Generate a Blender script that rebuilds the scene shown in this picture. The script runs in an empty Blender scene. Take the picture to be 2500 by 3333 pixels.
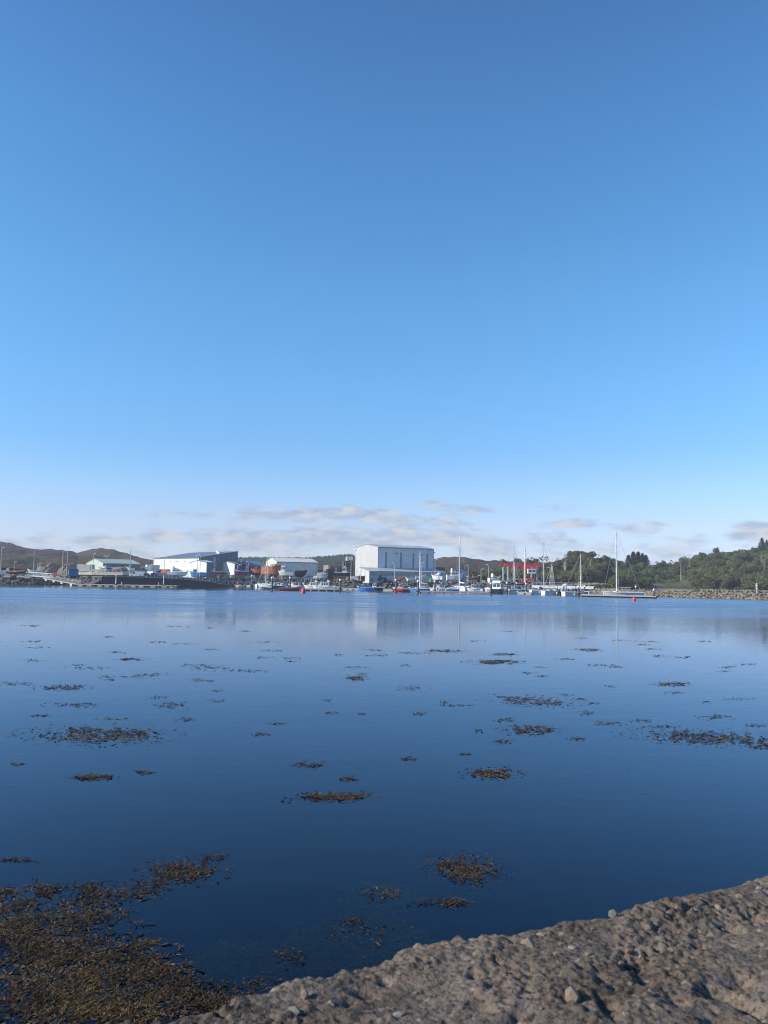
import bpy, bmesh, math, random
from math import radians as R, sin, cos, pi, atan2, sqrt
from mathutils import Vector, Matrix, noise

scene = bpy.context.scene
COL = scene.collection
rnd = random.Random(11)

# ---------------------------------------------------------------- camera
F, CX, CY = 2507.0, 1250.0, 1666.5           # focal length and centre in photograph pixels
CAMZ = 4.0
PITCH, ROLL = math.atan((1882 - CY) / F), R(0.8)
fwd = Vector((0, cos(PITCH), sin(PITCH)))
r0, u0 = Vector((1, 0, 0)), Vector((0, -sin(PITCH), cos(PITCH)))
rgt = r0 * cos(ROLL) + u0 * sin(ROLL)
upv = -r0 * sin(ROLL) + u0 * cos(ROLL)
cam = bpy.data.cameras.new('camera')
cam.sensor_fit = 'HORIZONTAL'; cam.sensor_width = 36.0
cam.lens = 36.0 * F / 2500.0
cam.clip_start = 0.05; cam.clip_end = 20000
cam.dof.use_dof = True; cam.dof.focus_distance = 120.0; cam.dof.aperture_fstop = 16.0
camo = bpy.data.objects.new('camera', cam); COL.objects.link(camo)
mw = Matrix((rgt, upv, -fwd)).transposed().to_4x4(); mw.translation = (0, 0, CAMZ)
camo.matrix_world = mw
scene.camera = camo

# ---------------------------------------------------------------- sun and sky
SUN_EL, SUN_AZ = R(27), R(-103)               # azimuth measured from +Y (view direction), negative = left
sd = Vector((sin(SUN_AZ) * cos(SUN_EL), cos(SUN_AZ) * cos(SUN_EL), sin(SUN_EL)))
sl = bpy.data.lights.new('sun', 'SUN'); sl.energy = 5.0; sl.angle = R(0.53); sl.color = (1.0, 0.91, 0.78)
so = bpy.data.objects.new('sun', sl); COL.objects.link(so)
so.rotation_euler = (-sd).to_track_quat('-Z', 'Y').to_euler()
so.location = (-60, 20, 60)

world = bpy.data.worlds.new('World'); scene.world = world; world.use_nodes = True


class NT:
    """small helper for building shader node trees"""
    def __init__(s, tree):
        s.t = tree; s.n = tree.nodes; s.l = tree.links

    def node(s, kind, **kw):
        nd = s.n.new(kind)
        for k, v in kw.items():
            setattr(nd, k, v)
        return nd

    def put(s, sock, val):
        if hasattr(val, 'is_output') or isinstance(val, bpy.types.NodeSocket):
            s.l.new(val, sock)
        else:
            sock.default_value = val

    def m(s, op, a, b=None, c=None, clamp=False):
        nd = s.n.new('ShaderNodeMath'); nd.operation = op; nd.use_clamp = clamp
        s.put(nd.inputs[0], a)
        if b is not None: s.put(nd.inputs[1], b)
        if c is not None: s.put(nd.inputs[2], c)
        return nd.outputs[0]

    def mix(s, fac, a, b, blend='MIX'):
        nd = s.n.new('ShaderNodeMix'); nd.data_type = 'RGBA'; nd.blend_type = blend
        s.put(nd.inputs[0], fac); s.put(nd.inputs[6], a); s.put(nd.inputs[7], b)
        return nd.outputs[2]

    def step(s, x, lo, hi):
        nd = s.n.new('ShaderNodeMapRange'); nd.interpolation_type = 'SMOOTHSTEP'
        s.put(nd.inputs[0], x); s.put(nd.inputs[1], lo); s.put(nd.inputs[2], hi)
        nd.inputs[3].default_value = 0; nd.inputs[4].default_value = 1
        return nd.outputs[0]

    def noise(s, vec, scale, detail=3, rough=.5, dim='3D'):
        nd = s.n.new('ShaderNodeTexNoise'); nd.noise_dimensions = dim
        s.put(nd.inputs['Vector'], vec)
        nd.inputs['Scale'].default_value = scale; nd.inputs['Detail'].default_value = detail
        nd.inputs['Roughness'].default_value = rough
        return nd.outputs['Fac']

    def xyz(s, x, y, z):
        nd = s.n.new('ShaderNodeCombineXYZ')
        for i, v in enumerate((x, y, z)): s.put(nd.inputs[i], v)
        return nd.outputs[0]

    def ramp(s, fac, stops):
        nd = s.n.new('ShaderNodeValToRGB'); s.put(nd.inputs[0], fac)
        e = nd.color_ramp.elements
        while len(e) < len(stops): e.new(0.5)
        for el, (p, c) in zip(e, stops):
            el.position = p; el.color = tuple(c) + (1,) if len(c) == 3 else c
        return nd.outputs[0]


def srgb(r, g, b):
    f = lambda c: (c / 255 / 12.92) if c / 255 <= .04045 else ((c / 255 + .055) / 1.055) ** 2.4
    return (f(r), f(g), f(b))


W = NT(world.node_tree)
for nd in list(W.n): W.n.remove(nd)
sky = W.node('ShaderNodeTexSky', sky_type='NISHITA')
sky.sun_disc = False; sky.sun_elevation = SUN_EL; sky.sun_rotation = SUN_AZ
sky.altitude = 0; sky.air_density = 1.0; sky.dust_density = 0.1; sky.ozone_density = 3.0
SKYS = 0.107
tc = W.node('ShaderNodeTexCoord')
sep = W.node('ShaderNodeSeparateXYZ'); W.l.new(tc.outputs['Generated'], sep.inputs[0])
az = W.m('ARCTAN2', sep.outputs[0], sep.outputs[1])
el = W.m('ARCSINE', sep.outputs[2])
# the clear-sky colours of that day: deeper blue overhead, paler and bluer near the horizon than the model's
tint = W.ramp(W.m('DIVIDE', el, R(45), clamp=True), [(p / 45, tuple(x / 1.7 for x in c)) for p, c in (
    (0, (.84, .96, 1.50)), (3.7, (1.0, 1.01, 1.36)), (6.2, (.94, 1.10, 1.40)), (9.4, (.78, 1.13, 1.44)),
    (14, (.79, 1.27, 1.55)), (20, (.79, 1.36, 1.61)), (30, (.72, 1.30, 1.62)), (38.5, (.665, 1.13, 1.48)))])
clear = W.mix(1.0, W.mix(1.0, sky.outputs[0], tint, 'MULTIPLY'), (1.7, 1.7, 1.7, 1), 'MULTIPLY')
# low broken cloud near the horizon, all the way round
v = W.xyz(W.m('MULTIPLY', az, 15.0), W.m('MULTIPLY', el, 44.0), 0.0)
n1 = W.noise(v, 1.0, 6, .58)
v2 = W.xyz(W.m('MULTIPLY', az, 3.4), W.m('MULTIPLY', el, 15.0), 4.0)
n2 = W.noise(v2, 1.0, 2, .5)
band = W.m('SUBTRACT', 1.0, W.step(el, R(2.0), R(6.6)))
low = W.m('SUBTRACT', 1.0, W.step(el, R(1.8), R(3.8)))
cov = W.m('ADD', W.m('MULTIPLY', band, .10), W.m('MULTIPLY', low, .12))
cov = W.m('ADD', cov, W.m('MULTIPLY', n2, .22))
CLOUDS = [(690, 1628, 80, 14, .10), (650, 1670, 60, 12, .14), (830, 1672, 110, 24, .24), (1100, 1672, 130, 30, .26),
          (1330, 1692, 150, 32, .26), (1400, 1640, 90, 18, .20), (1600, 1660, 130, 16, .20), (1850, 1706, 130, 15, .22),
          (2140, 1708, 90, 16, .22), (2470, 1718, 70, 34, .30), (880, 1745, 420, 24, .18), (1450, 1750, 420, 24, .18),
          (350, 1752, 260, 18, .07), (690, 1500, 120, 10, .03)]
for (px, py, sx, sy, am) in CLOUDS:
    d = fwd * F + rgt * (px - CX) - upv * (py - CY); d.normalize()
    a0, e0 = atan2(d.x, d.y), math.asin(d.z)
    qa = W.m('POWER', W.m('ABSOLUTE', W.m('DIVIDE', W.m('SUBTRACT', az, a0), sx / F)), 2.0)
    qe = W.m('POWER', W.m('ABSOLUTE', W.m('DIVIDE', W.m('SUBTRACT', el, e0), sy / F)), 2.0)
    g = W.m('MULTIPLY', W.m('EXPONENT', W.m('MULTIPLY', W.m('ADD', qa, qe), -.8)), am)
    cov = W.m('ADD', cov, g)
dens = W.m('ADD', n1, W.m('SUBTRACT', cov, .24))
mask = W.m('MULTIPLY', W.step(dens, .485, .73), .80)
mask = W.m('MULTIPLY', mask, W.m('MULTIPLY', W.step(el, R(-1.5), R(.2)), W.m('SUBTRACT', 1.0, W.step(el, R(7), R(13)))))
k = .82 / SKYS
n3 = W.noise(v, 2.1, 3, .5)
c_dark = tuple(x * k for x in srgb(166, 181, 206)) + (1,)
c_lite = tuple(x * k for x in srgb(218, 217, 221)) + (1,)
cc = W.mix(W.step(n3, .38, .68), c_dark, c_lite)
skyc = W.mix(mask, clear, cc)
bg = W.node('ShaderNodeBackground'); bg.inputs[1].default_value = SKYS
W.l.new(skyc, bg.inputs[0])
wo = W.node('ShaderNodeOutputWorld'); W.l.new(bg.outputs[0], wo.inputs[0])

vs = scene.view_settings
vs.view_transform = 'Standard'; vs.look = 'None'; vs.exposure = 0.28; vs.gamma = 1.0; vs.use_curve_mapping = False
scene.cycles.max_bounces = 8; scene.cycles.volume_bounces = 0; scene.cycles.transparent_max_bounces = 12
scene.cycles.caustics_reflective = False; scene.cycles.caustics_refractive = False
scene.cycles.use_denoising = True; scene.cycles.filter_width = 1.05


# ---------------------------------------------------------------- pixel <-> place helpers (used to read real positions off the photo)
def ray(px, py):
    return fwd * F + rgt * (px - CX) - upv * (py - CY)


def P(px, py, Y):                       # the point on the pixel's ray at forward distance Y
    d = ray(px, py)
    return Vector((0, 0, CAMZ)) + d * (Y / d.y)


def hit(px, py, z=0.0):                 # the pixel's ray meets the level z
    d = ray(px, py)
    return Vector((0, 0, CAMZ)) + d * ((z - CAMZ) / d.z)


def GX(px, Y, z=2.0):                   # the x at which something at depth Y and height z is seen at px
    a = (px - CX) / F
    dz = z - CAMZ
    # (X*rgt.x + Y*rgt.y + dz*rgt.z) = a * (X*fwd.x + Y*fwd.y + dz*fwd.z)
    num = a * (Y * fwd.y + dz * fwd.z) - Y * rgt.y - dz * rgt.z
    return num / (rgt.x - a * fwd.x)


def HZ(px): return 1882 + (px - 1250) * math.tan(ROLL)
def ZT(px, py, Y): return P(px, py, Y).z

# ---------------------------------------------------------------- materials (all node based)
MATS = {}


def mat(name, col, rough=.55, metal=0.0, var=.12, scale=1.5, bump=0.0, bscale=8.0, col2=None, ribs=0.0, axis=0, spec=.5):
    if name in MATS: return MATS[name]
    m = bpy.data.materials.new(name); m.use_nodes = True
    N = NT(m.node_tree); b = N.n['Principled BSDF']
    tcn = N.node('ShaderNodeTexCoord'); ob = tcn.outputs['Object']
    nz = N.noise(ob, scale, 4, .6)
    c1 = tuple(max(0, x * (1 - var)) for x in col) + (1,)
    c2 = tuple(min(1, x * (1 + var)) for x in (col2 or col)) + (1,)
    N.l.new(N.mix(N.step(nz, .3, .7), c1, c2), b.inputs['Base Color'])
    b.inputs['Roughness'].default_value = rough; b.inputs['Metallic'].default_value = metal
    b.inputs['Specular IOR Level'].default_value = spec
    h = None
    if bump:
        h = N.m('MULTIPLY', N.noise(ob, bscale, 4, .6), bump)
    if ribs:
        sp = N.node('ShaderNodeSeparateXYZ'); N.l.new(ob, sp.inputs[0])
        ad = N.m('ADD', sp.outputs[0], sp.outputs[1]) if axis == 3 else sp.outputs[axis]
        rb = N.m('MULTIPLY', N.m('GREATER_THAN', N.m('FRACT', N.m('DIVIDE', ad, ribs)), .6), .05)
        h = rb if h is None else N.m('ADD', h, rb)
    if h is not None:
        bp = N.node('ShaderNodeBump'); bp.inputs['Strength'].default_value = 1.0; bp.inputs['Distance'].default_value = 1.0
        N.l.new(h, bp.inputs['Height']); N.l.new(bp.outputs[0], b.inputs['Normal'])
    MATS[name] = m
    return m


def mg(name, col, **k): return mat(name, col, **k)


white = mat('white_paint', (.78, .77, .74), .35, var=.06)
gel = mat('white_gelcoat', (.80, .80, .78), .22, var=.04)
cream = mat('cream_paint', (.72, .66, .52), .45, var=.1)
grey = mat('grey_paint', (.30, .33, .36), .5)
lgrey = mat('light_grey_paint', (.52, .54, .55), .5)
dark = mat('dark_rubber', (.02, .022, .026), .6)
black = mat('black_paint', (.012, .013, .016), .4)
steel = mat('galvanised_steel', (.46, .47, .47), .5, .1)
alu = mat('pale_alloy_spar', (.72, .72, .70), .4, .0)
glass = mat('window_glass', (.02, .03, .04), .06, var=.3, spec=.8)
red = mat('red_paint', (.55, .035, .035), .35)
redc = mat('signal_red', (.72, .03, .045), .4)
orange = mat('orange_paint', (.62, .15, .05), .45)
rust = mat('rust_red_hull', (.36, .10, .045), .75, var=.25, scale=2.5, col2=(.42, .14, .06))
blue = mat('bright_blue_paint', (.035, .24, .62), .35)
lblue = mat('sky_blue_paint', (.05, .36, .70), .35)
navy = mat('navy_paint', (.012, .02, .055), .35)
navycloth = mat('navy_canvas', (.014, .02, .05), .8)
bluecloth = mat('blue_canvas', (.03, .11, .42), .75)
green = mat('dark_green_paint', (.02, .10, .07), .5)
turq = mat('turquoise_paint', (.08, .42, .45), .4)
yellow = mat('yellow_paint', (.70, .42, .04), .45)
lime = mat('lime_green_paint', (.16, .62, .08), .5)
teak = mat('weathered_wood', (.26, .20, .14), .75, var=.25, scale=4)
brown = mat('brown_timber', (.20, .10, .055), .6, var=.25)
deckg = mat('deck_grey', (.34, .33, .31), .7, var=.15)
pile_m = mat('dark_steel_pile', (.07, .075, .085), .6, var=.3)
tarp = mat('white_shrink_wrap', (.82, .81, .78), .5, var=.05, bump=.05, bscale=2)
lilac = mat('lilac_tarpaulin', (.50, .42, .62), .6)
concm = mat('weathered_concrete', (.40, .38, .34), .85, var=.2, scale=.8, bump=.03)
floatm = mat('cream_pontoon_float', (.62, .58, .46), .6, var=.15)
slipm = mat('shade_dark_slipway', (.030, .036, .045), .7, var=.35, scale=.5, bump=.08, bscale=1.5)  # shade of the wall face is put into this colour
yardm = mat('yard_gravel', (.18, .165, .145), .9, var=.25, scale=.12, bump=.05)
rocko = mat('tan_outcrop_rock', (.26, .19, .125), .85, var=.35, scale=.25, col2=(.20, .165, .13), bump=.3, bscale=.9)
sandm = mat('shingle_beach', (.24, .20, .16), .9, var=.2, scale=.3)
barkm = mat('bark', (.11, .085, .065), .9, var=.3, scale=3)
palem = mat('pale_dead_wood', (.42, .36, .28), .85, var=.2, scale=3)


def rockmat(name, cols):
    m = bpy.data.materials.new(name); m.use_nodes = True
    N = NT(m.node_tree); b = N.n['Principled BSDF']
    g = N.node('ShaderNodeNewGeometry'); oi = N.node('ShaderNodeObjectInfo')
    f = N.m('FRACT', N.m('ADD', g.outputs['Random Per Island'], oi.outputs['Random']))
    c = N.ramp(f, [(i / (len(cols) - 1), c_) for i, c_ in enumerate(cols)])
    nz = N.noise(g.outputs['Position'], 2.5, 4, .6)
    N.l.new(N.mix(1.0, c, N.ramp(nz, [(.3, (.6, .6, .6)), (.65, (1, 1, 1))]), 'MULTIPLY'), b.inputs['Base Color'])
    b.inputs['Roughness'].default_value = .85; b.inputs['Specular IOR Level'].default_value = .2
    bp = N.node('ShaderNodeBump'); bp.inputs['Distance'].default_value = .1
    N.l.new(nz, bp.inputs['Height']); N.l.new(bp.outputs[0], b.inputs['Normal'])
    MATS[name] = m
    return m


rockm = rockmat('grey_armour_rock', [(.07, .07, .07), (.14, .14, .135), (.22, .215, .20), (.12, .12, .12), (.30, .285, .26)])
rockw = rockmat('pale_armour_rock', [(.20, .175, .125), (.27, .235, .17), (.32, .275, .20), (.24, .21, .155), (.36, .31, .23)])
bankm = mat('dark_rubble_bed', (.035, .035, .035), .95, var=.3)


def leafmat(name, cols):
    m = bpy.data.materials.new(name); m.use_nodes = True
    N = NT(m.node_tree); b = N.n['Principled BSDF']
    g = N.node('ShaderNodeNewGeometry')
    oi = N.node('ShaderNodeObjectInfo')
    f = N.m('ADD', N.m('MULTIPLY', g.outputs['Random Per Island'], .6), N.m('MULTIPLY', oi.outputs['Random'], .4))
    st = [(i / (len(cols) - 1), c) for i, c in enumerate(cols)]
    lc = N.ramp(f, st); N.l.new(lc, b.inputs['Base Color'])
    b.inputs['Roughness'].default_value = .6; b.inputs['Specular IOR Level'].default_value = .25
    tl = N.node('ShaderNodeBsdfTranslucent'); N.l.new(N.mix(1.0, lc, (1.3, 1.35, .9, 1), 'MULTIPLY'), tl.inputs[0])
    mx = N.node('ShaderNodeMixShader'); mx.inputs[0].default_value = .45
    N.l.new(b.outputs[0], mx.inputs[1]); N.l.new(tl.outputs[0], mx.inputs[2])
    N.l.new(mx.outputs[0], N.n['Material Output'].inputs[0])
    MATS[name] = m
    return m


leafA = leafmat('mixed_green_leaves', [(.09, .125, .055), (.125, .165, .068), (.16, .185, .08), (.19, .185, .092)])
leafB = leafmat('autumn_olive_leaves', [(.11, .12, .055), (.145, .14, .068), (.17, .14, .075), (.145, .155, .068)])
leafC = leafmat('dark_conifer_needles', [(.02, .038, .024), (.03, .055, .032), (.045, .07, .038)])
leafD = leafmat('scrub_leaves', [(.085, .12, .05), (.12, .16, .062), (.15, .17, .07), (.17, .155, .08)])


# ---------------------------------------------------------------- mesh builder
class MB:
    def __init__(s): s.v, s.f = [], []

    def add(s, vs_, fs_):
        o = len(s.v); s.v.extend([tuple(p) for p in vs_]); s.f.extend([tuple(i + o for i in f) for f in fs_])
        return s

    def box(s, x0, x1, y0, y1, z0, z1):
        return s.add([(x0, y0, z0), (x1, y0, z0), (x1, y1, z0), (x0, y1, z0), (x0, y0, z1), (x1, y0, z1), (x1, y1, z1), (x0, y1, z1)],
                     [(3, 2, 1, 0), (4, 5, 6, 7), (0, 1, 5, 4), (1, 2, 6, 5), (2, 3, 7, 6), (3, 0, 4, 7)])

    def tbox(s, a, b):                  # frustum: bottom rect a=(x0,x1,y0,y1,z), top rect b
        q = lambda r: [(r[0], r[2], r[4]), (r[1], r[2], r[4]), (r[1], r[3], r[4]), (r[0], r[3], r[4])]
        return s.add(q(a) + q(b), [(3, 2, 1, 0), (4, 5, 6, 7), (0, 1, 5, 4), (1, 2, 6, 5), (2, 3, 7, 6), (3, 0, 4, 7)])

    def bar(s, p, q, w, h):             # rectangular bar between two points
        p, q = Vector(p), Vector(q); d = (q - p).normalized()
        sx = d.cross(Vector((0, 0, 1)))
        if sx.length < 1e-4: sx = Vector((1, 0, 0))
        sx.normalize(); sy = sx.cross(d)
        vs_ = [c + sx * a * w / 2 + sy * b * h / 2 for c in (p, q) for a, b in ((-1, -1), (1, -1), (1, 1), (-1, 1))]
        return s.add(vs_, [(0, 1, 2, 3), (7, 6, 5, 4), (0, 4, 5, 1), (1, 5, 6, 2), (2, 6, 7, 3), (3, 7, 4, 0)])

    def tube(s, p, q, r, r2=None, n=6):
        p, q = Vector(p), Vector(q); r2 = r if r2 is None else r2
        d = (q - p).normalized(); a = d.orthogonal().normalized(); b = d.cross(a)
        ring = lambda c, rr: [c + a * rr * cos(2 * pi * i / n) + b * rr * sin(2 * pi * i / n) for i in range(n)]
        fs_ = [(i, (i + 1) % n, n + (i + 1) % n, n + i) for i in range(n)]
        return s.add(ring(p, r) + ring(q, r2), fs_ + [tuple(range(n - 1, -1, -1)), tuple(range(n, 2 * n))])

    def path(s, pts, r, n=6):
        for a, b in zip(pts, pts[1:]): s.tube(a, b, r, n=n)
        return s

    def lathe(s, prof, n=12, c=(0, 0, 0)):  # profile of (radius, z)
        vs_ = [(c[0] + r * cos(2 * pi * i / n), c[1] + r * sin(2 * pi * i / n), c[2] + z) for r, z in prof for i in range(n)]
        fs_ = [(j * n + i, j * n + (i + 1) % n, (j + 1) * n + (i + 1) % n, (j + 1) * n + i) for j in range(len(prof) - 1) for i in range(n)]
        fs_ += [tuple(range(n - 1, -1, -1)), tuple(range((len(prof) - 1) * n, len(prof) * n))]
        return s.add(vs_, fs_)

    def ball(s, c, rx, ry=None, rz=None, n=8, m=5):
        ry = ry or rx; rz = rz or rx
        pr = [(sin(pi * j / m), -cos(pi * j / m)) for j in range(m + 1)]
        pr[0] = (.02, -1); pr[-1] = (.02, 1)
        vs_ = [(c[0] + rx * r * cos(2 * pi * i / n), c[1] + ry * r * sin(2 * pi * i / n), c[2] + rz * z) for r, z in pr for i in range(n)]
        fs_ = [(j * n + i, j * n + (i + 1) % n, (j + 1) * n + (i + 1) % n, (j + 1) * n + i) for j in range(m) for i in range(n)]
        fs_ += [tuple(range(n - 1, -1, -1)), tuple(range(m * n, (m + 1) * n))]
        return s.add(vs_, fs_)

    def prism(s, poly, y0, y1):         # polygon in x,z swept along y
        n = len(poly)
        return s.add([(x, y0, z) for x, z in poly] + [(x, y1, z) for x, z in poly],
                     [tuple(range(n)), tuple(range(2 * n - 1, n - 1, -1))] + [((i + 1) % n, i, n + i, n + (i + 1) % n) for i in range(n)])

    def poly(s, pts):                   # single face
        return s.add(pts, [tuple(range(len(pts)))])

    def build(s, name, m, parent=None, smooth=False, label=None, kind=None):
        me = bpy.data.meshes.new(name); me.from_pydata(s.v, [], s.f); me.update()
        bm = bmesh.new(); bm.from_mesh(me); bmesh.ops.recalc_face_normals(bm, faces=bm.faces); bm.to_mesh(me); bm.free()
        if m: me.materials.append(m)
        if smooth:
            for p in me.polygons: p.use_smooth = True
        o = bpy.data.objects.new(name, me); COL.objects.link(o)
        if parent: o.parent = parent
        if label: o['label'] = label
        if kind: o['kind'] = kind
        return o


def raw(name, vs_, fs_, m, parent=None, smooth=False):
    me = bpy.data.meshes.new(name); me.from_pydata(vs_, [], fs_); me.update()
    if m: me.materials.append(m)
    if smooth: me.shade_smooth()
    o = bpy.data.objects.new(name, me); COL.objects.link(o)
    if parent: o.parent = parent
    return o


def thing(name, label, cat, loc=(0, 0, 0), rz=0.0, group=None):
    o = bpy.data.objects.new(name, None); COL.objects.link(o)
    o.location = loc; o.rotation_euler = (0, 0, rz); o.empty_display_size = .3
    o['label'] = label; o['category'] = cat
    if group: o['group'] = group
    return o


def tag(o, label, cat, group=None):
    o['label'] = label; o['category'] = cat
    if group: o['group'] = group
    return o


def copy_tree(o, parent=None):
    c = o.copy(); COL.objects.link(c)
    if parent: c.parent = parent
    for ch in [x for x in CHILD.get(o.name, [])]: copy_tree(ch, c)
    return c


CHILD = {}


def struct(o): o['kind'] = 'structure'; return o
def stuff(o): o['kind'] = 'stuff'; return o


def interp(tab, x):
    if x <= tab[0][0]: return tab[0][1]
    for (a, b), (c, d) in zip(tab, tab[1:]):
        if x <= c: return b + (d - b) * (x - a) / (c - a)
    return tab[-1][1]


def gz(px): return interp([(1150, 3.2), (1600, 2.55)], px)        # height of the boatyard at this bearing


# ---------------------------------------------------------------- water and sea bed
def water_mat():
    m = bpy.data.materials.new('sea_water'); m.use_nodes = True
    N = NT(m.node_tree)
    for nd in list(N.n): N.n.remove(nd)
    g = N.node('ShaderNodeNewGeometry'); pos = g.outputs['Position']
    sp = N.node('ShaderNodeSeparateXYZ'); N.l.new(pos, sp.inputs[0])
    X, Y = sp.outputs[0], sp.outputs[1]
    # a breeze ruffles the middle of the bay in streaks; it is calm among the moorings and near the wall
    wv = N.xyz(N.m('MULTIPLY', X, .010), N.m('MULTIPLY', Y, .045), 0.0)
    br = N.m('SUBTRACT', N.noise(wv, 1.0, 4, .6), .5)
    yy = N.m('ADD', Y, N.m('MULTIPLY', br, 60.0))
    ruf = N.m('MULTIPLY', N.step(yy, 58.0, 122.0), N.m('SUBTRACT', 1.0, N.m('MULTIPLY', N.step(yy, 196.0, 226.0), .90)))
    br2 = N.noise(N.xyz(N.m('MULTIPLY', X, .03), N.m('MULTIPLY', Y, .11), 7.0), 1.0, 3, .6)
    ruf = N.m('MULTIPLY', ruf, N.m('ADD', .35, N.m('MULTIPLY', N.step(br2, .35, .62), .65)))
    # long, nearly flat ripples and fine breeze ripples
    big = N.noise(N.xyz(N.m('MULTIPLY', X, .35), N.m('MULTIPLY', Y, .9), 0.0), 1.0, 3, .55)
    mid = N.noise(N.xyz(N.m('MULTIPLY', X, 1.6), N.m('MULTIPLY', Y, 3.2), 3.0), 1.0, 2, .5)
    fine = N.noise(N.xyz(N.m('MULTIPLY', X, 5.0), N.m('MULTIPLY', Y, 8.0), 5.0), 1.0, 2, .5)
    h = N.m('ADD', N.m('MULTIPLY', big, N.m('ADD', .0045, N.m('MULTIPLY', ruf, .055))),
            N.m('ADD', N.m('MULTIPLY', mid, N.m('ADD', N.m('ADD', .0022, N.m('MULTIPLY', N.step(Y, 30.0, 80.0), .0045)), N.m('MULTIPLY', ruf, .020))), N.m('MULTIPLY', fine, .0004)))
    bp = N.node('ShaderNodeBump'); bp.inputs['Strength'].default_value = 1.0; bp.inputs['Distance'].default_value = 1.0
    N.l.new(h, bp.inputs['Height'])
    gl = N.node('ShaderNodeBsdfGlossy'); gl.distribution = 'GGX'
    gl.inputs['Color'].default_value = (.80, .89, 1, 1)
    N.put(gl.inputs['Roughness'], N.m('ADD', N.m('ADD', .008, N.m('MULTIPLY', N.step(Y, 25.0, 95.0), .045)), N.m('MULTIPLY', ruf, .26)))
    N.l.new(bp.outputs[0], gl.inputs['Normal'])
    tr = N.node('ShaderNodeBsdfTransparent'); tr.inputs[0].default_value = (.58, .60, .60, 1)
    fr = N.node('ShaderNodeFresnel'); fr.inputs['IOR'].default_value = 1.335; N.l.new(bp.outputs[0], fr.inputs['Normal'])
    mx = N.node('ShaderNodeMixShader'); N.l.new(N.m('MULTIPLY', fr.outputs[0], N.m('SUBTRACT', 1.0, N.m('MULTIPLY', ruf, .22))), mx.inputs[0])
    N.l.new(tr.outputs[0], mx.inputs[1]); N.l.new(gl.outputs[0], mx.inputs[2])
    out = N.node('ShaderNodeOutputMaterial'); N.l.new(mx.outputs[0], out.inputs[0])
    return m


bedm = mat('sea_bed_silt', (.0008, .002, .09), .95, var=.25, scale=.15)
struct(raw('water', [(-4000, -30, 0), (4000, -30, 0), (4000, 9000, 0), (-4000, 9000, 0)], [(0, 1, 2, 3)], water_mat()))
struct(raw('sea_bed', [(-4000, -30, -3), (4000, -30, -3), (4000, 9000, -3), (-4000, 9000, -3)], [(0, 1, 2, 3)], bedm))

# ---------------------------------------------------------------- land
EDGE = [(-900, 330), (-300, 304), (0, 299), (150, 297), (230, 293), (330, 284), (344, 275), (430, 280), (540, 286), (640, 297), (740, 311),
        (800, 318), (900, 322), (1100, 322), (1400, 312), (1640, 300), (1740, 296), (1850, 312), (1960, 334)]
ev = []; ef = []
for i, (px, Y) in enumerate(EDGE):
    z = gz(px)
    a = Vector((GX(px, Y, z), Y, z)); ev += [tuple(a), (a.x * 1.25, Y + 90, z + .05), (a.x * 3.6, 1300, z + .05), (a.x, a.y, -3)]
    if i:
        o = 4 * i; ef += [(o - 4, o, o + 1, o - 3), (o - 3, o + 1, o + 2, o - 2), (o - 1, o + 3, o, o - 4)]
struct(raw('boatyard_ground', ev, ef, yardm))


def hill(name, prof, shore, ridge, back, m, rows=26, step=9, amp=2.0, z0=0.0, ease=1.0, drop=0.0, nscale=.03):
    """a hillside from its foot (shore) up to the skyline read off the photo and down again behind it"""
    px0, px1 = prof[0][0], prof[-1][0]
    n = int((px1 - px0) / step) + 1
    vs_, fs_ = [], []
    tot = rows + 6
    for i in range(n + 1):
        px = px0 + (px1 - px0) * i / n
        ys = interp(shore, px) if isinstance(shore, list) else shore
        yr = interp(ridge, px) if isinstance(ridge, list) else ridge
        top = ZT(px, interp(prof, px), yr) - drop
        zb = interp(z0, px) if isinstance(z0, list) else z0
        for j in range(tot + 1):
            if j <= rows:
                t = j / rows; Y = ys + (yr - ys) * t
                e = t ** ease; e = e * (1 - .35 * (1 - t) * t * 2)
                z = zb + (top - zb) * e
                w = min(1, t * 4) * (1 - t ** 6)
            else:
                t = (j - rows) / 6; Y = yr + (back - yr) * t; z = top * (1 - t ** 1.5) - 6 * t ** 2; w = 0
            X = GX(px, Y, z)
            nz = noise.fractal(Vector((X * nscale, Y * nscale, 1.7)), 1.0, 2.0, 5)
            z += nz * amp * w + (noise.noise(Vector((X * .12, 3.1, Y * .02))) * amp * .25 if j <= rows else 0)
            vs_.append((X, Y, z))
    for i in range(n):
        for j in range(tot):
            a = i * (tot + 1) + j; fs_.append((a, a + tot + 1, a + tot + 2, a + 1))
    o = raw(name, vs_, fs_, m, smooth=True)
    return struct(o)


def hillmat(name, cols, scale=.02, bump=1.0, bscale=.35):
    m = bpy.data.materials.new(name); m.use_nodes = True
    N = NT(m.node_tree); b = N.n['Principled BSDF']
    pos = N.node('ShaderNodeNewGeometry').outputs['Position']
    mp = N.node('ShaderNodeMapping'); N.l.new(pos, mp.inputs[0]); mp.inputs['Scale'].default_value = (1, .45, 2.5)
    n = N.noise(mp.outputs[0], scale, 8, .68)
    N.l.new(N.ramp(N.step(n, .3, .7), [(i / (len(cols) - 1), c) for i, c in enumerate(cols)]), b.inputs['Base Color'])
    b.inputs['Roughness'].default_value = .95; b.inputs['Specular IOR Level'].default_value = .1
    bp = N.node('ShaderNodeBump'); bp.inputs['Distance'].default_value = bump
    N.l.new(N.noise(pos, bscale, 5, .65), bp.inputs['Height']); N.l.new(bp.outputs[0], b.inputs['Normal'])
    return m


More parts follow.
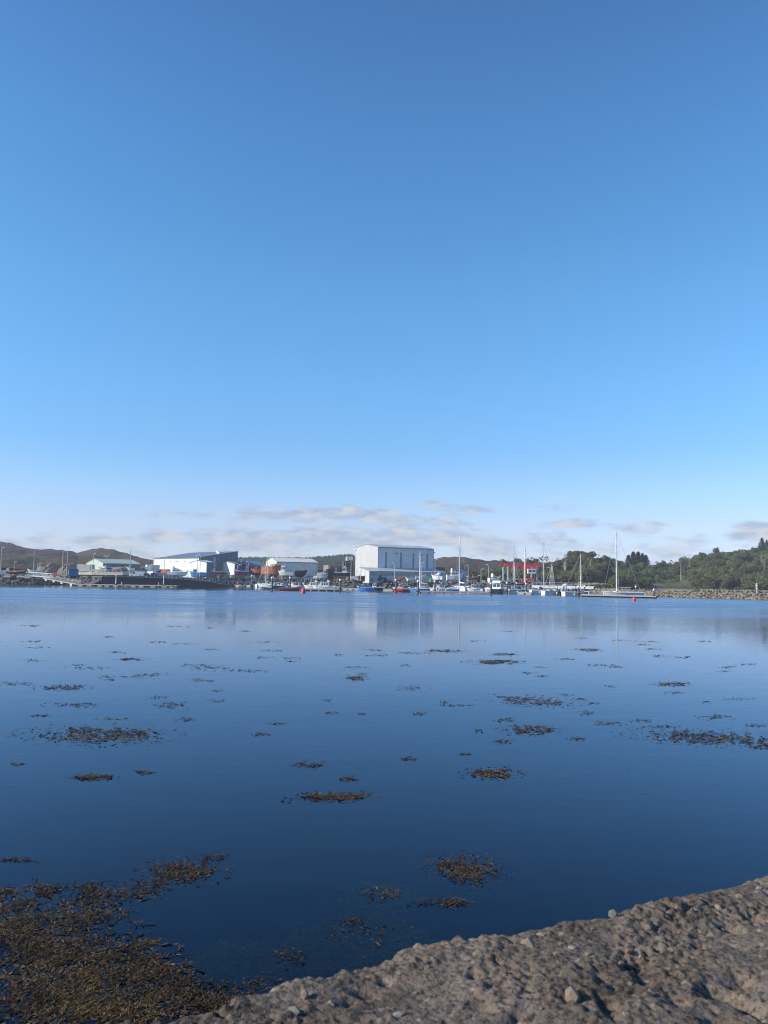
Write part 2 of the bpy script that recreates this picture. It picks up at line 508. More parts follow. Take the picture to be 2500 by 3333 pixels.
moor = hillmat('heather_moor', [(.022, .020, .016), (.06, .045, .032), (.09, .062, .042), (.05, .048, .026), (.13, .105, .075)], .018, 2.0, .12)
woodfloor = hillmat('rough_hillside', [(.05, .065, .03), (.09, .095, .045), (.13, .11, .06), (.08, .09, .04)], .06, .8)
farwood = hillmat('conifer_forest_floor', [(.018, .028, .018), (.03, .04, .022)], .05, 1.0)

L_PROF = [(-700, 1790), (-400, 1752), (-150, 1756), (0, 1764), (31, 1768), (61, 1776), (78, 1783), (123, 1788), (184, 1788), (225, 1792), (250, 1799), (268, 1795),
          (287, 1789), (310, 1785), (330, 1784), (371, 1790), (398, 1799), (422, 1800), (435, 1809), (474, 1819), (500, 1824), (560, 1835), (700, 1850)]
hill('moorland_hill', L_PROF, 360, 800, 1250, moor, rows=44, step=6, amp=7.5, z0=6, ease=1.15, nscale=.016)
C_PROF = [(600, 1840), (700, 1818), (774, 1816), (866, 1815), (922, 1817), (1004, 1816), (1045, 1813), (1086, 1810), (1137, 1805), (1160, 1811), (1230, 1826), (1330, 1845)]
hill('wooded_ridge', C_PROF, 520, 1000, 1500, farwood, rows=30, step=10, amp=4, z0=5)
M_PROF = [(1330, 1845), (1412, 1819), (1437, 1816), (1472, 1812), (1523, 1814), (1539, 1818), (1576, 1824), (1615, 1823), (1636, 1827), (1740, 1829), (1850, 1836), (1960, 1850)]
hill('heather_hill', M_PROF, 430, 700, 1100, moor, rows=34, step=6, amp=4.5, z0=4, nscale=.022)
SHORE = [(1600, 372), (1740, 352), (1830, 330), (1900, 316), (1960, 330), (2040, 352), (2140, 374), (2245, 366), (2300, 350), (2500, 346), (2800, 335), (3300, 300), (3900, 240)]
R_PROF = [(1600, 1862), (1650, 1842), (1720, 1836), (1791, 1832), (1823, 1822), (1844, 1816), (1900, 1813), (1926, 1811), (1967, 1816), (1983, 1827), (2005, 1838), (2040, 1843), (2110, 1843), (2155, 1836),
          (2194, 1836), (2227, 1826), (2285, 1807), (2311, 1801), (2351, 1794), (2416, 1790), (2458, 1784), (2500, 1772), (2600, 1762), (2800, 1745), (3100, 1760), (3500, 1790), (3900, 1840)]
RIDGE = [(1600, 470), (1900, 430), (2040, 470), (2200, 520), (2500, 520), (3000, 500), (3900, 420)]
hill('wooded_hill', R_PROF, SHORE, RIDGE, 760, woodfloor, rows=30, step=8, amp=1.6, z0=-.4, drop=.6, nscale=.05)

# raised terrace on the left of the yard, behind a low concrete wall
tb = MB()
T0 = [(225, 306), (300, 303), (400, 302), (500, 306), (545, 312)]
tv = []; tf = []
for i, (px, Y) in enumerate(T0):
    a = GX(px, Y, 5)
    tv += [(a, Y, 3.0), (a, Y, 4.9), (a * 1.12, Y + 55, 5.3), (a * 1.4, Y + 150, 6.2)]
    if i:
        o = 4 * i; tf += [(o - 4, o, o + 1, o - 3), (o - 3, o + 1, o + 2, o - 2), (o - 2, o + 2, o + 3, o - 1)]
tf += [(0, 1, 2, 3), (16, 19, 18, 17)]
struct(raw('raised_terrace', tv, tf, yardm))
wb = MB()
for (p0, y0), (p1, y1) in zip(T0, T0[1:]):
    wb.bar((GX(p0, y0 - .4, 4), y0 - .4, 4.3), (GX(p1, y1 - .4, 4), y1 - .4, 4.3), .35, 1.1)
tag(wb.build('retaining_wall', mat('pale_render', (.55, .50, .42), .8, var=.15)), 'low pale concrete wall along the front of the raised boat park', 'wall')

# shingle beach between the two wooded slopes
bv, bf = [], []
for i in range(13):
    px = 2125 + 135 * i / 12
    for j in range(5):
        Y = 364 + j * 16; z = -.3 + .5 * j + .25 * noise.noise(Vector((px * .05, j * .7, 0)))
        if j == 4: z -= .6
        bv.append((GX(px, Y, z), Y, z + 1.2 * (j / 4) ** .7))
        if i and j: q = i * 5 + j; bf.append((q - 6, q - 1, q, q - 5))
struct(raw('shingle_beach', bv, bf, sandm, smooth=True))


# ---------------------------------------------------------------- rock armour
def rockmesh(seed, n=1):
    r = random.Random(seed); bm = bmesh.new(); bmesh.ops.create_icosphere(bm, subdivisions=n, radius=1)
    for v in bm.verts:
        v.co *= .75 + .5 * r.random(); v.co.z *= .8
    vs_ = [tuple(v.co) for v in bm.verts]; bm.verts.index_update(); fs_ = [tuple(v.index for v in f.verts) for f in bm.faces]; bm.free()
    return vs_, fs_


ROCKS = [rockmesh(i) for i in range(10)]


def put_rock(vs_, fs_, c, s, r):
    rv, rf = ROCKS[r.randrange(10)]; q = Matrix.Rotation(r.random() * 6.28, 3, Vector((r.random() - .5, r.random() - .5, 1)).normalized())
    sx, sy, sz = s * (.8 + .5 * r.random()), s * (.7 + .5 * r.random()), s * (.6 + .4 * r.random())
    o = len(vs_)
    for v in rv:
        w = q @ Vector((v[0] * sx, v[1] * sy, v[2] * sz)); vs_.append((c[0] + w.x, c[1] + w.y, c[2] + w.z))
    fs_.extend([tuple(i + o for i in f) for f in rf])


def revetment(name, label, top, width, ztop, m, size=.5, dens=1.5, seed=1, parts=0, zbot=-.6):
    """top: list of (x, y) along the crest; the rocks run down `width` metres towards the camera"""
    r = random.Random(seed); vs_, fs_ = [], []
    root = thing(name, label, 'rock wall', (top[0][0], top[0][1], 0))
    pts = []
    for (a, b) in zip(top, top[1:]):
        d = Vector((b[0] - a[0], b[1] - a[1])); L = d.length
        nrm = Vector((d.y, -d.x)).normalized()
        if nrm.y > 0: nrm = -nrm
        zt0, zt1 = (ztop(a[0]), ztop(b[0])) if callable(ztop) else (ztop, ztop)
        for k in range(int(L * (width + 1.2) * dens)):
            t, w = r.random(), r.random() ** .9
            z = (zt0 + (zt1 - zt0) * t) * (1 - w) + zbot * w
            p = Vector((a[0] + d.x * t, a[1] + d.y * t)) + nrm * (w * width - .25)
            pts.append((p.x, p.y, z + .1, size * (.6 + .8 * r.random())))
    # bank under the rocks
    core = MB()
    for (a, b) in zip(top, top[1:]):
        d = Vector((b[0] - a[0], b[1] - a[1])).normalized(); nrm = Vector((d.y, -d.x))
        if nrm.y > 0: nrm = -nrm
        za, zb_ = (ztop(a[0]), ztop(b[0])) if callable(ztop) else (ztop, ztop)
        o = root.location
        f = lambda p, w, z: (p[0] + nrm.x * w - o.x, p[1] + nrm.y * w - o.y, z)
        core.add([f(a, -1.6, za - .25), f(b, -1.6, zb_ - .25), f(b, 0, zb_ - .25), f(a, 0, za - .25), f(b, width, zbot - .4), f(a, width, zbot - .4)],
                 [(0, 1, 2, 3), (3, 2, 4, 5)])
    core.build('bank', bankm if m is rockm else mat('tan_rubble_bed', (.11, .092, .068), .95, var=.3), root)
    vis = sorted(pts, key=lambda p: -p[3] / max(p[1], 1))
    big = []
    if parts:
        for p in vis:
            if len(big) < parts and p[2] > -.2: big.append(p)
        meshes = []
        for q in range(8):
            v2, f2 = ROCKS[q]; me = bpy.data.meshes.new('rock'); me.from_pydata(v2, [], f2); me.update(); me.materials.append(m); meshes.append(me)
        for p in big:
            ro = bpy.data.objects.new('rock', meshes[r.randrange(8)]); COL.objects.link(ro); ro.parent = root
            ro.location = (p[0] - root.location.x, p[1] - root.location.y, p[2])
            ro.rotation_euler = (r.random() * .6, r.random() * .6, r.random() * 6.28)
            ro.scale = (p[3] * (.8 + .5 * r.random()), p[3] * (.7 + .5 * r.random()), p[3] * (.6 + .4 * r.random()))
    bs = set(big)
    for p in pts:
        if p not in bs: put_rock(vs_, fs_, (p[0] - root.location.x, p[1] - root.location.y, p[2]), p[3], r)
    o = raw('rubble', vs_, fs_, m, root); o['kind'] = 'stuff'
    return root


def XY(px, Y, z=2): return (GX(px, Y, z), Y)


revetment('rock_revetment', 'long grey rock bank below the boatyard behind the moored boats', [XY(p, y) for p, y in EDGE if 800 <= p <= 1740], 4.6, lambda x: 3.15 if x < -15 else 2.75, rockm, .62, 1.15, 3)
revetment('rock_revetment', 'grey rock bank beside the dark slipway under the stored fishing boats', [XY(p, y) for p, y in EDGE if 540 <= p <= 800], 4.2, 3.1, rockm, .58, 1.25, 4)
revetment('rock_breakwater', 'grey rock bank at the far left below the orange inflatable boat', [XY(p, y) for p, y in EDGE if -300 <= p <= 344], 5.0, 3.1, rockm, .62, 1.2, 5)
BW = [XY(1925, 262, 1), XY(2010, 243, 1), XY(2140, 218, 1), XY(2300, 203, 1), XY(2500, 192, 1), XY(2800, 178, 1), XY(3200, 160, 1)]
revetment('rock_breakwater', 'pale rock breakwater running out to the right below the wooded hill', BW, 3.6, 1.6, rockw, .31, 4.2, 6, parts=300)
# back slope of that breakwater
bk = MB()
for a, b in zip(BW, BW[1:]):
    bk.add([(a[0], a[1] + 1.4, 1.45), (b[0], b[1] + 1.4, 1.45), (b[0] + 1, b[1] + 7, -1), (a[0] + 1, a[1] + 7, -1)], [(0, 1, 2, 3)])
struct(bk.build('breakwater_core', rockw))
# pale shore rocks at the foot of the wooded hill
r_ = random.Random(9); vs_, fs_ = [], []
for k in range(700):
    px = 2280 + 520 * r_.random(); Y = interp(SHORE, px) - 3 + 7 * r_.random()
    put_rock(vs_, fs_, (GX(px, Y, 0), Y, .1 + .7 * r_.random()), .3 + .5 * r_.random(), r_)
for k in range(260):
    px = 1880 + 90 * r_.random(); Y = interp(SHORE, px) - 1 + 14 * r_.random()
    put_rock(vs_, fs_, (GX(px, Y, 1), Y, 1.0 + 1.6 * r_.random()), .4 + .9 * r_.random(), r_)
stuff(raw('shore_rocks', vs_, fs_, rockw))


def outcrop(px0, px1, Y, ytop, label, seed):
    r = random.Random(seed); a, b = GX(px0, Y, 6), GX(px1, Y, 6); w = (b - a) / 2; h = ZT((px0 + px1) / 2, ytop, Y) - 3
    vs_, fs_ = [], []; n = 22
    for i in range(n + 1):
        for j in range(n + 1):
            u, v = i / n * 2 - 1, j / n * 2 - 1
            d = max(0, 1 - (abs(u) ** 2.6 + abs(v) ** 2.6))
            z = h * d ** .55 * (1 + .25 * noise.fractal(Vector((u * 3 + seed, v * 3, 0)), 1, 2, 4))
            z = round(z / (h * .16)) * h * .16 * .5 + z * .5
            vs_.append((u * w * 1.05 + .25 * noise.noise(Vector((u * 6, v * 6, seed))) * w * .3, v * 9, max(0, z)))
            if i and j: q = i * (n + 1) + j; fs_.append((q - n - 2, q - 1, q, q - n - 1))
    o = raw('rock_outcrop', vs_, fs_, rocko); o.location = ((a + b) / 2, Y, 2.9)
    tag(o, label, 'rock outcrop')


outcrop(127, 199, 345, 1836, 'tan quarried rock outcrop beside the leaning mast', 2)
outcrop(199, 262, 342, 1837, 'tan quarried rock outcrop behind the tall twin-headed lamp post', 5)


# ---------------------------------------------------------------- buildings
clad_w = mat('white_cladding', (.80, .79, .76), .45, var=.05, scale=.2, ribs=1.0, axis=3)
clad_g = mat('silver_grey_cladding', (.64, .66, .67), .42, var=.08, scale=.2, ribs=.9, axis=3)
clad_b = mat('blue_grey_and_shade_cladding', (.13, .155, .195), .5, var=.1, scale=.2, ribs=.8, axis=3)  # one workshop's own colour; elsewhere shade painted on walls turned from the sun
clad_c = mat('cream_cladding', (.78, .72, .60), .5, var=.07, scale=.2, ribs=.9, axis=3)
roof_d = mat('slate_blue_roof', (.12, .15, .20), .45, var=.12, scale=.2, ribs=1.0, axis=0)
roof_c = mat('cream_roof_sheets', (.70, .66, .54), .5, var=.08, scale=.3, ribs=1.0, axis=0)
roof_g = mat('pale_green_roof', (.42, .50, .40), .55, var=.08, scale=.3, ribs=1.0, axis=0)
roof_w = mat('pale_grey_roof', (.42, .43, .44), .45, var=.06, scale=.3, ribs=.9, axis=0)
skyl = mat('translucent_rooflight', (.62, .68, .74), .25)
trim = mat('trim_grey', (.33, .36, .40), .5)


def frame3(C, A, D, z):
    """plan corner C (px, depth), A to its left (px, depth), D to its right (px): returns origin, yaw, length, width"""
    c = Vector(XY(C[0], C[1], z)); a = Vector(XY(A[0], A[1], z)); e = (a - c)
    k = GX(D, 400, z) / 400
    # (k*Y - cx, Y - cy) . e = 0
    Y = (c.x * e.x + c.y * e.y) / (k * e.x + e.y)
    d = Vector((k * Y, Y)); ex = d - c
    return (c.x, c.y), atan2(ex.y, ex.x), ex.length, e.length


def shed(name, label, C, A, D, z, eave, ridge, mw_gable, mw_long, mroof, cat='shed', mono=False, over=.25, nlights=0, gutters=True):
    """gabled shed: ridge along local x, gable at x=0 (faces left), long wall at y=0 (faces right)"""
    o, yaw, L, Wd = frame3(C, A, D, eave)
    root = thing(name, label, cat, (o[0], o[1], z), yaw)
    e, r = eave - z, ridge - z
    my = Wd if mono else Wd / 2
    g = [(0, e), (my, r)] + ([] if mono else [(Wd, e)])
    for x, nm in ((0, 'gable_wall'), (L, 'gable_wall')):
        MB().add([(x + s_, y, zz) for s_ in (-.1, .1) for y, zz in [(0, -1), (0, e), (my, r)] + ([] if mono else [(Wd, e)]) + [(Wd, -1)]],
                 ([tuple(range(4)), tuple(range(4, 8))] + [(i, (i + 1) % 4, 4 + (i + 1) % 4, 4 + i) for i in range(4)]) if mono else
                 ([tuple(range(5)), tuple(range(5, 10))] + [(i, (i + 1) % 5, 5 + (i + 1) % 5, 5 + i) for i in range(5)])).build(nm, mw_gable, root)
    MB().box(.1, L - .1, -.1, .1, -1, e).build('side_wall', mw_long, root)
    MB().box(.1, L - .1, Wd - .1, Wd + .1, -1, r if mono else e).build('side_wall', mw_long, root)
    for (y0, z0, y1, z1) in ([(0, e, my, r)] if mono else [(0, e, my, r), (Wd, e, my, r)]):
        d = Vector((y1 - y0, z1 - z0)); d.normalize()
        a = (y0 - d.x * over, z0 - d.y * over + .12); b = (y1, z1 + .12)
        rf = MB().add([(-over, a[0], a[1]), (L + over, a[0], a[1]), (L + over, b[0], b[1]), (-over, b[0], b[1]),
                       (-over, a[0], a[1] + .14), (L + over, a[0], a[1] + .14), (L + over, b[0], b[1] + .14), (-over, b[0], b[1] + .14)],
                      [(0, 1, 2, 3), (4, 5, 6, 7), (0, 1, 5, 4), (1, 2, 6, 5), (2, 3, 7, 6), (3, 0, 4, 7)]).build('roof', mroof, root)
        for q in range(nlights):
            x = L * (q + .7) / (nlights + .4); w = .55
            t0, t1 = .12, .9
            f = lambda t, x_: (x_, a[0] + (b[0] - a[0]) * t, a[1] + (b[1] - a[1]) * t + .16)
            MB().add([f(t0, x - w), f(t0, x + w), f(t1, x + w), f(t1, x - w)], [(0, 1, 2, 3)]).build('rooflight', skyl, rf)
    if gutters:
        MB().box(-.1, L + .1, -.42, -.2, e - .18, e + .02).build('gutter', trim, root)
    for x in (0, L):
        MB().box(x - .12, x + .12, -.16, -.102, -.5, e).build('corner_flashing', trim, root)
    return root, L, Wd, e, r


# the tall boat hall
rt, L, Wd, e, r = shed('boat_hall', 'tall pale grey boat hall with four narrow window strips and a lean-to', (1231, 325), (1158, 341), 1411, 2.9, ZT(1231, 1781, 325), ZT(1196, 1772.5, 333),
                       mat('pale_cladding', (.50, .50, .485), .45, var=.05, scale=.2, ribs=.9, axis=1), clad_g, roof_w)
for fx, y0, y1 in ((.135, 1801, 1847), (.40, 1803.5, 1850.5), (.625, 1805, 1850.5), (.88, 1807, 1851.5)):
    x = L * fx; zt, zb = e * .86, e * .36
    wn = MB().box(x - .42, x + .42, -.15, -.07, zb, zt).build('window', trim, rt)
    for k in range(9):
        h = (zt - zb) / 9
        MB().box(x - .36, x + .36, -.17, -.152, zb + k * h + .06, zb + (k + 1) * h - .06).build('pane', mat('hazy_pane', (.13, .17, .21), .3), wn)
for fx, fz in ((.32, .84), (.77, .82)):
    MB().tbox((L * fx - .45, L * fx + .45, -.75, -.1, e * fz - .35), (L * fx - .25, L * fx + .25, -.5, -.1, e * fz + .25)).build('floodlight', grey, rt)
MB().box(-.7, -.1, Wd - .6, Wd + .5, e - .9, e - .45).build('floodlight', white, rt)
MB().box(L, L + .7, -.4, .5, e - 1.6, e - 1.1).build('floodlight', white, rt)
for fx in (.15, .42, .64, .9): MB().box(L * fx - .05, L * fx + .05, -.2, -.105, e * .88, e * .97).build('downpipe', trim, rt)
# lean-to in front of it
lx0, lx1, ly = -9.0, L + .5, -8.0
le, lt = 3.9, 5.4
lt_o = MB().add([(lx0 - .3, ly - .5, le - .05), (lx1 + .3, ly - .5, le - .05), (lx1 + .3, -.12, lt), (lx0 - .3, -.12, lt), (lx0 - .3, ly - .5, le + .1), (lx1 + .3, ly - .5, le + .1), (lx1 + .3, -.12, lt + .15), (lx0 - .3, -.12, lt + .15)],
                [(0, 1, 2, 3), (4, 5, 6, 7), (0, 1, 5, 4), (1, 2, 6, 5), (2, 3, 7, 6), (3, 0, 4, 7)]).build('lean_to_roof', roof_w, rt)
lw = MB().box(lx0, lx1, ly, ly + .15, -1, le - .06).build('lean_to_wall', lgrey, rt)
MB().add([(lx0, ly + .16, -1), (lx0, -.12, -1), (lx0, -.12, lt - .02), (lx0, ly + .16, le - .04), (lx0 + .15, ly + .16, -1), (lx0 + .15, -.12, -1), (lx0 + .15, -.12, lt - .02), (lx0 + .15, ly + .16, le - .04)],
         [(0, 1, 2, 3), (4, 5, 6, 7), (0, 1, 5, 4), (1, 2, 6, 5), (2, 3, 7, 6), (3, 0, 4, 7)]).build('lean_to_wall', lgrey, rt)
for k in range(11):
    x = lx0 + .6 + k * (lx1 - lx0 - 1.2) / 11
    MB().box(x, x + (lx1 - lx0 - 1.2) / 11 - .25, ly - .04, ly - .003, 2.1, 3.5).build('panel', grey, rt)
MB().box(lx0 + 13, lx0 + 14.2, ly - .06, ly - .003, .9, 1.7).build('window', glass, rt)
MB().box(lx0 + 24, lx0 + 25.1, ly - .06, ly - .003, 0, 1.95).build('door', trim, rt)

# large white hall at the left: white eaves wall faces left, end wall, shade painted into its grey, rises to the right
def hexa(a, b): return MB().add(list(a) + list(b), [(0, 1, 2, 3), (4, 5, 6, 7), (0, 1, 5, 4), (1, 2, 6, 5), (2, 3, 7, 6), (3, 0, 4, 7)])


o, yaw, L, Wd = frame3((648, 328), (501, 360), 773, 10)
ez = 4.2; e = ZT(648, 1816, 328) - ez; r = ZT(773, 1796, 328 + L * sin(yaw)) - ez
rt = thing('fish_hall', 'large white hall with a slate blue single-pitch roof and shaded grey end wall', 'building', (o[0], o[1], ez), yaw)
MB().box(-.12, .12, 0, Wd, -1.2, e).build('eaves_wall', clad_w, rt)
for y in (0, Wd):
    hexa([(.12, y - .1, -1.2), (L, y - .1, -1.2), (L, y - .1, r), (.12, y - .1, e)], [(.12, y + .1, -1.2), (L, y + .1, -1.2), (L, y + .1, r), (.12, y + .1, e)]).build('end_wall', clad_b, rt)
MB().box(L - .1, L + .1, .1, Wd - .1, -1.2, r).build('back_wall', clad_b, rt)
rf = hexa([(-.4, -.3, e + .02), (L + .2, -.3, r + .12), (L + .2, Wd + .3, r + .12), (-.4, Wd + .3, e + .02)], [(-.4, -.3, e + .2), (L + .2, -.3, r + .3), (L + .2, Wd + .3, r + .3), (-.4, Wd + .3, e + .2)]).build('roof', roof_d, rt)
sl_ = (r - e) / L
for y0, y1, x0, x1 in ((.08, .42, .10, .22), (.47, .55, .10, .20)):
    f = lambda x, y: (L * x, Wd * y, e + sl_ * L * x + .235)
    MB().add([f(x0, y0), f(x1, y0), f(x1, y1), f(x0, y1)], [(0, 1, 2, 3)]).build('rooflight', skyl, rf)
for fx, fy in ((.80, .25), (.62, .08)):
    x, y = L * fx, Wd * fy; zb = e + sl_ * x + .2
    MB().tbox((x - .7, x + .7, y - .9, y + .9, zb - .2), (x - .4, x + .4, y - .7, y + .7, zb + .9)).build('roof_vent', lgrey, rt)
for fy in (.06, .30, .42, .47, .60, .74, .97):
    MB().box(-.4, -.13, Wd * fy - .25, Wd * fy + .25, e - 1.5, e - 1.15).build('wall_light', grey, rt)
MB().box(-.2, -.125, Wd * .5 - .08, Wd * .5 + .08, -1, e - .1).build('downpipe', trim, rt)
MB().box(-.5, -.2, 0, Wd, e - .05, e + .015).build('gutter', trim, rt)
MB().box(-.18, -.125, Wd * .10, Wd * .25, -1, 2.9).build('roller_door', lgrey, rt)

rt, L, Wd, e, r = shed('store_shed', 'low white shed with rooflights behind the blue and white fishing boat', (673, 312), (618, 322), 700, 3.4, ZT(673, 1832, 312), ZT(645, 1825, 317), clad_w, clad_b, roof_d, nlights=3)  # side walls darker than the white gable: painted shade
MB().box(-.2, -.105, Wd * .42, Wd * .44, -.8, e - .2).build('downpipe', trim, rt)
for fy in (.85, .7): MB().box(-.14, -.105, Wd * fy - .3, Wd * fy + .3, 1.5, 2.0).build('window', glass, rt)
rt, L, Wd, e, r = shed('store_shed', 'low white shed with rooflights beside the navy trawler on the yard', (764, 328), (712, 339), 776, 3.3, ZT(764, 1836, 328), ZT(740, 1829, 334), clad_w, clad_b, roof_d, nlights=4)  # shade painted into the dark side walls here too
MB().box(-.16, -.105, .4, Wd - .4, -.8, 1.2).build('base_panel', clad_b, rt)
rt, L, Wd, e, r = shed('workshop', 'slate blue workshop with a low pitched roof left of the orange hull', (800, 343), (768, 355), 858, 3.2, ZT(800, 1841, 343), ZT(785, 1828, 350), clad_b, mat('dark_blue_cladding', (.05, .085, .14), .5, ribs=.8, axis=3), mat('blue_roof', (.10, .17, .26), .5, ribs=1.0))
rt, L, Wd, e, r = shed('workshop', 'cream gabled workshop with bright roof sheets behind the orange hull', (901, 345), (866, 358), 1034, 3.0, ZT(901, 1829, 345), ZT(883, 1817, 351), clad_c, clad_g, roof_c, cat='building', nlights=0)
for fx in (.37, .50, .63, .75, .87):
    MB().bar((L * fx - .7, .0, e + .28), (L * fx - .7, Wd / 2, r + .27), .14, .05).build('roof_seam', trim, rt)
for fy in (.25, .5, .75):
    wn = MB().box(-.16, -.105, Wd * fy - .55, Wd * fy + .55, 4.2, 6.1).build('window', trim, rt)
    MB().box(-.19, -.165, Wd * fy - .42, Wd * fy + .42, 4.35, 5.95).build('pane', glass, wn)
MB().box(L * .48, L * .62, -.16, -.105, 0, 4.4).build('roller_door', trim, rt)
MB().tube((L * .92, Wd * .5, r), (L * .92, Wd * .5, r + 1.3), .2).build('flue', grey, rt)
rt, L, Wd, e, r = shed('harbour_hall', 'long low hall with a pale green roof below the moor', (336, 336), (282, 346), 456, 4.6, ZT(336, 1834, 336), ZT(312, 1820, 341), mat('pale_green_wall', (.46, .54, .44), .6, ribs=.9, axis=3), mat('shaded_green_wall', (.10, .15, .14), .6, ribs=.9, axis=3), roof_g, cat='building')  # long wall's shade painted in as a darker green
for k in range(6): MB().box(L * (.3 + k * .09), L * (.3 + k * .09) + 1.1, -.16, -.105, 1.2, 2.6).build('window', glass, rt)
for k in range(3): MB().box(L * .62 + k * .9, L * .62 + k * .9 + .25, -.35, -.12, -.5, 3.0).build('pipe', lgrey, rt)
rt, L, Wd, e, r = shed('house', 'dark navy house with small windows right of the boat hall', (1421, 352), (1411, 356), 1449, 3, ZT(1421, 1856, 352), ZT(1418, 1848, 354), navy, mat('navy_boarding', (.02, .035, .06), .6, ribs=.5, axis=2), mat('dark_slate', (.04, .05, .07), .6))
for k in range(4): MB().box(L * (.15 + k * .2), L * (.15 + k * .2) + .6, -.16, -.105, 1.7, 2.4).build('window', mat('pale_window', (.3, .38, .45), .2), rt)
rt, L, Wd, e, r = shed('house', 'small grey gabled house behind the white motor yacht on the yard', (1512, 348), (1494, 352), 1524, 2.8, ZT(1512, 1856, 348), ZT(1503, 1850, 350), lgrey, grey, mat('dark_slate', (.04, .05, .07), .6))
MB().box(-.16, -.105, Wd * .3, Wd * .55, -.5, 1.8).build('door', dark, rt)
for fy in (.2, .5, .8): MB().box(-.16, -.105, Wd * fy - .25, Wd * fy + .25, 2.6, 3.3).build('window', glass, rt)


def boxy(name, label, cat, px, Y, z, yaw, L, W_, H, m, ribs=True, door=None, doorm=None, group=None):
    """container or cabin with corner posts, ribs and doors"""
    root = thing(name, label, cat, (GX(px, Y, z), Y, z), R(yaw), group)
    MB().box(-L / 2, L / 2, -W_ / 2, W_ / 2, .12, H).build('body', m, root)
    fr = MB()
    for sx in (-1, 1):
        for sy in (-1, 1): fr.box(sx * L / 2 - .07, sx * L / 2 + .07, sy * W_ / 2 - .07, sy * W_ / 2 + .07, 0, H + .04)
    fr.build('corner_posts', m, root)
    if ribs:
        rb = MB()
        for sy in (-1, 1):
            for k in range(int(L / .45)): x = -L / 2 + .3 + k * .45; rb.box(x, x + .2, sy * W_ / 2 - .04, sy * W_ / 2 + .04, .25, H - .15)
        rb.build('ribs', m, root)
    MB().box(L / 2 + .004, L / 2 + .05, -W_ / 2 + .15, -.03, .2, H - .12).build('door', doorm or m, root)
    MB().box(L / 2 + .004, L / 2 + .05, .03, W_ / 2 - .15, .2, H - .12).build('door', doorm or m, root)
    return root


boxy('shipping_container', 'pale grey shipping container in front of the green-roofed hall', 'container', 279, 322, 5.1, -8, 6.4, 2.4, ZT(279, 1837.5, 322) - 5.1, mat('pale_container', (.55, .56, .50), .5))
boxy('shipping_container', 'blue-grey shipping container beside the inflatable boat at the frame edge', 'container', 4, 312, 3.2, 0, 6.0, 2.4, 1.9, grey)
kb = boxy('kiosk', 'bright blue kiosk with a cream end by the pontoon ramp', 'kiosk', 238, 291, 3.15, 24, 3.4, 2.6, 2.45, mat('kiosk_blue', (.03, .13, .36), .5), ribs=False)
MB().box(-1.77, -1.71, -1.2, 1.2, .3, 2.35).build('end_panel', cream, kb)
MB().tbox((-1.9, 1.9, -1.5, 1.5, 2.46), (-1.7, 1.7, -1.3, 1.3, 2.62)).build('roof', dark, kb)
boxy('shipping_container', 'white container on the raised terrace in front of the white hall', 'container', 496, 312, 4.9, 28, 5, 2.4, 3.2, white)
boxy('shipping_container', 'orange-red container in front of the white hall', 'container', 539, 303, 4.6, -20, 2.6, 2.2, 1.7, orange)
boxy('shipping_container', 'dark blue container right of the white wrapped boat', 'container', 1074, 331, 3.0, 25, 2.6, 2.3, 4.6, navy)
boxy('shipping_container', 'tan cabin raised on legs above the boatyard clutter', 'cabin', 1063, 338, 6.9, -15, 2.2, 2.2, 2.5, mat('tan_cabin', (.50, .38, .24), .6), ribs=False)
lg = thing('steel_platform', 'steel frame carrying the tan cabin in the boatyard', 'platform', (GX(1063, 338, 5), 338, 3.1), R(-15))
MB().box(-1.3, 1.3, -1.3, 1.3, 3.62, 3.79).build('deck', steel, lg)
for sx in (-1, 1):
    for sy in (-1, 1): MB().box(sx * 1.15 - .1, sx * 1.15 + .1, sy * 1.15 - .1, sy * 1.15 + .1, 0, 3.62).build('leg', steel, lg)
boxy('storage_building', 'long dark brown store behind the tan cabin', 'building', 1094, 352, 3.0, 4, 6.2, 4, 6.0, mat('dark_brown_boards', (.09, .075, .07), .7), ribs=True)
boxy('shipping_container', 'yellow and dark container pile left of the tan cabin', 'container', 1043, 340, 3.0, 12, 2.8, 2.2, 4.3, mat('charcoal_paint', (.06, .06, .07), .6))
boxy('shipping_container', 'long navy container behind the jetty below the wooded hill', 'container', 1786, 308, 2.5, 4, 8.2, 2.5, 2.1, navy)
# hopper tower
ht = thing('silo_tower', 'dark steel hopper tower with pale tanks left of the tall boat hall', 'tower', (GX(1134, 346, 8), 346, 3), R(20))
for sx in (-1, 1):
    for sy in (-1, 1): MB().box(sx * 1.4 - .12, sx * 1.4 + .12, sy * 1.4 - .12, sy * 1.4 + .12, 0, 8.2).build('leg', dark, ht)
for zz in (2.5, 5, 8.2): MB().box(-1.6, 1.6, -1.6, 1.6, zz, zz + .16).build('floor', dark, ht)
for a, b in (((-1.4, -1.45, .2), (1.4, -1.45, 2.5)), ((1.4, -1.45, 2.7), (-1.4, -1.45, 5)), ((-1.4, -1.45, 5.2), (1.4, -1.45, 8.2))): MB().bar(a, b, .1, .1).build('brace', dark, ht)
MB().box(-1.2, 1.2, -1.2, 1.2, 5.17, 7.6).build('hopper', mat('charcoal_paint', (.06, .06, .07), .6), ht)
MB().lathe([(.6, 8.37), (.75, 8.6), (.75, 9.9), (.35, 10.4)], 10, (-.7, -.4, 0)).build('tank', lgrey, ht)
MB().lathe([(.5, 8.37), (.6, 8.6), (.6, 9.4), (.3, 9.8)], 10, (.7, .2, 0)).build('tank', lgrey, ht)


# ---------------------------------------------------------------- boats
def smooth(t): t = max(0, min(1, t)); return t * t * (3 - 2 * t)


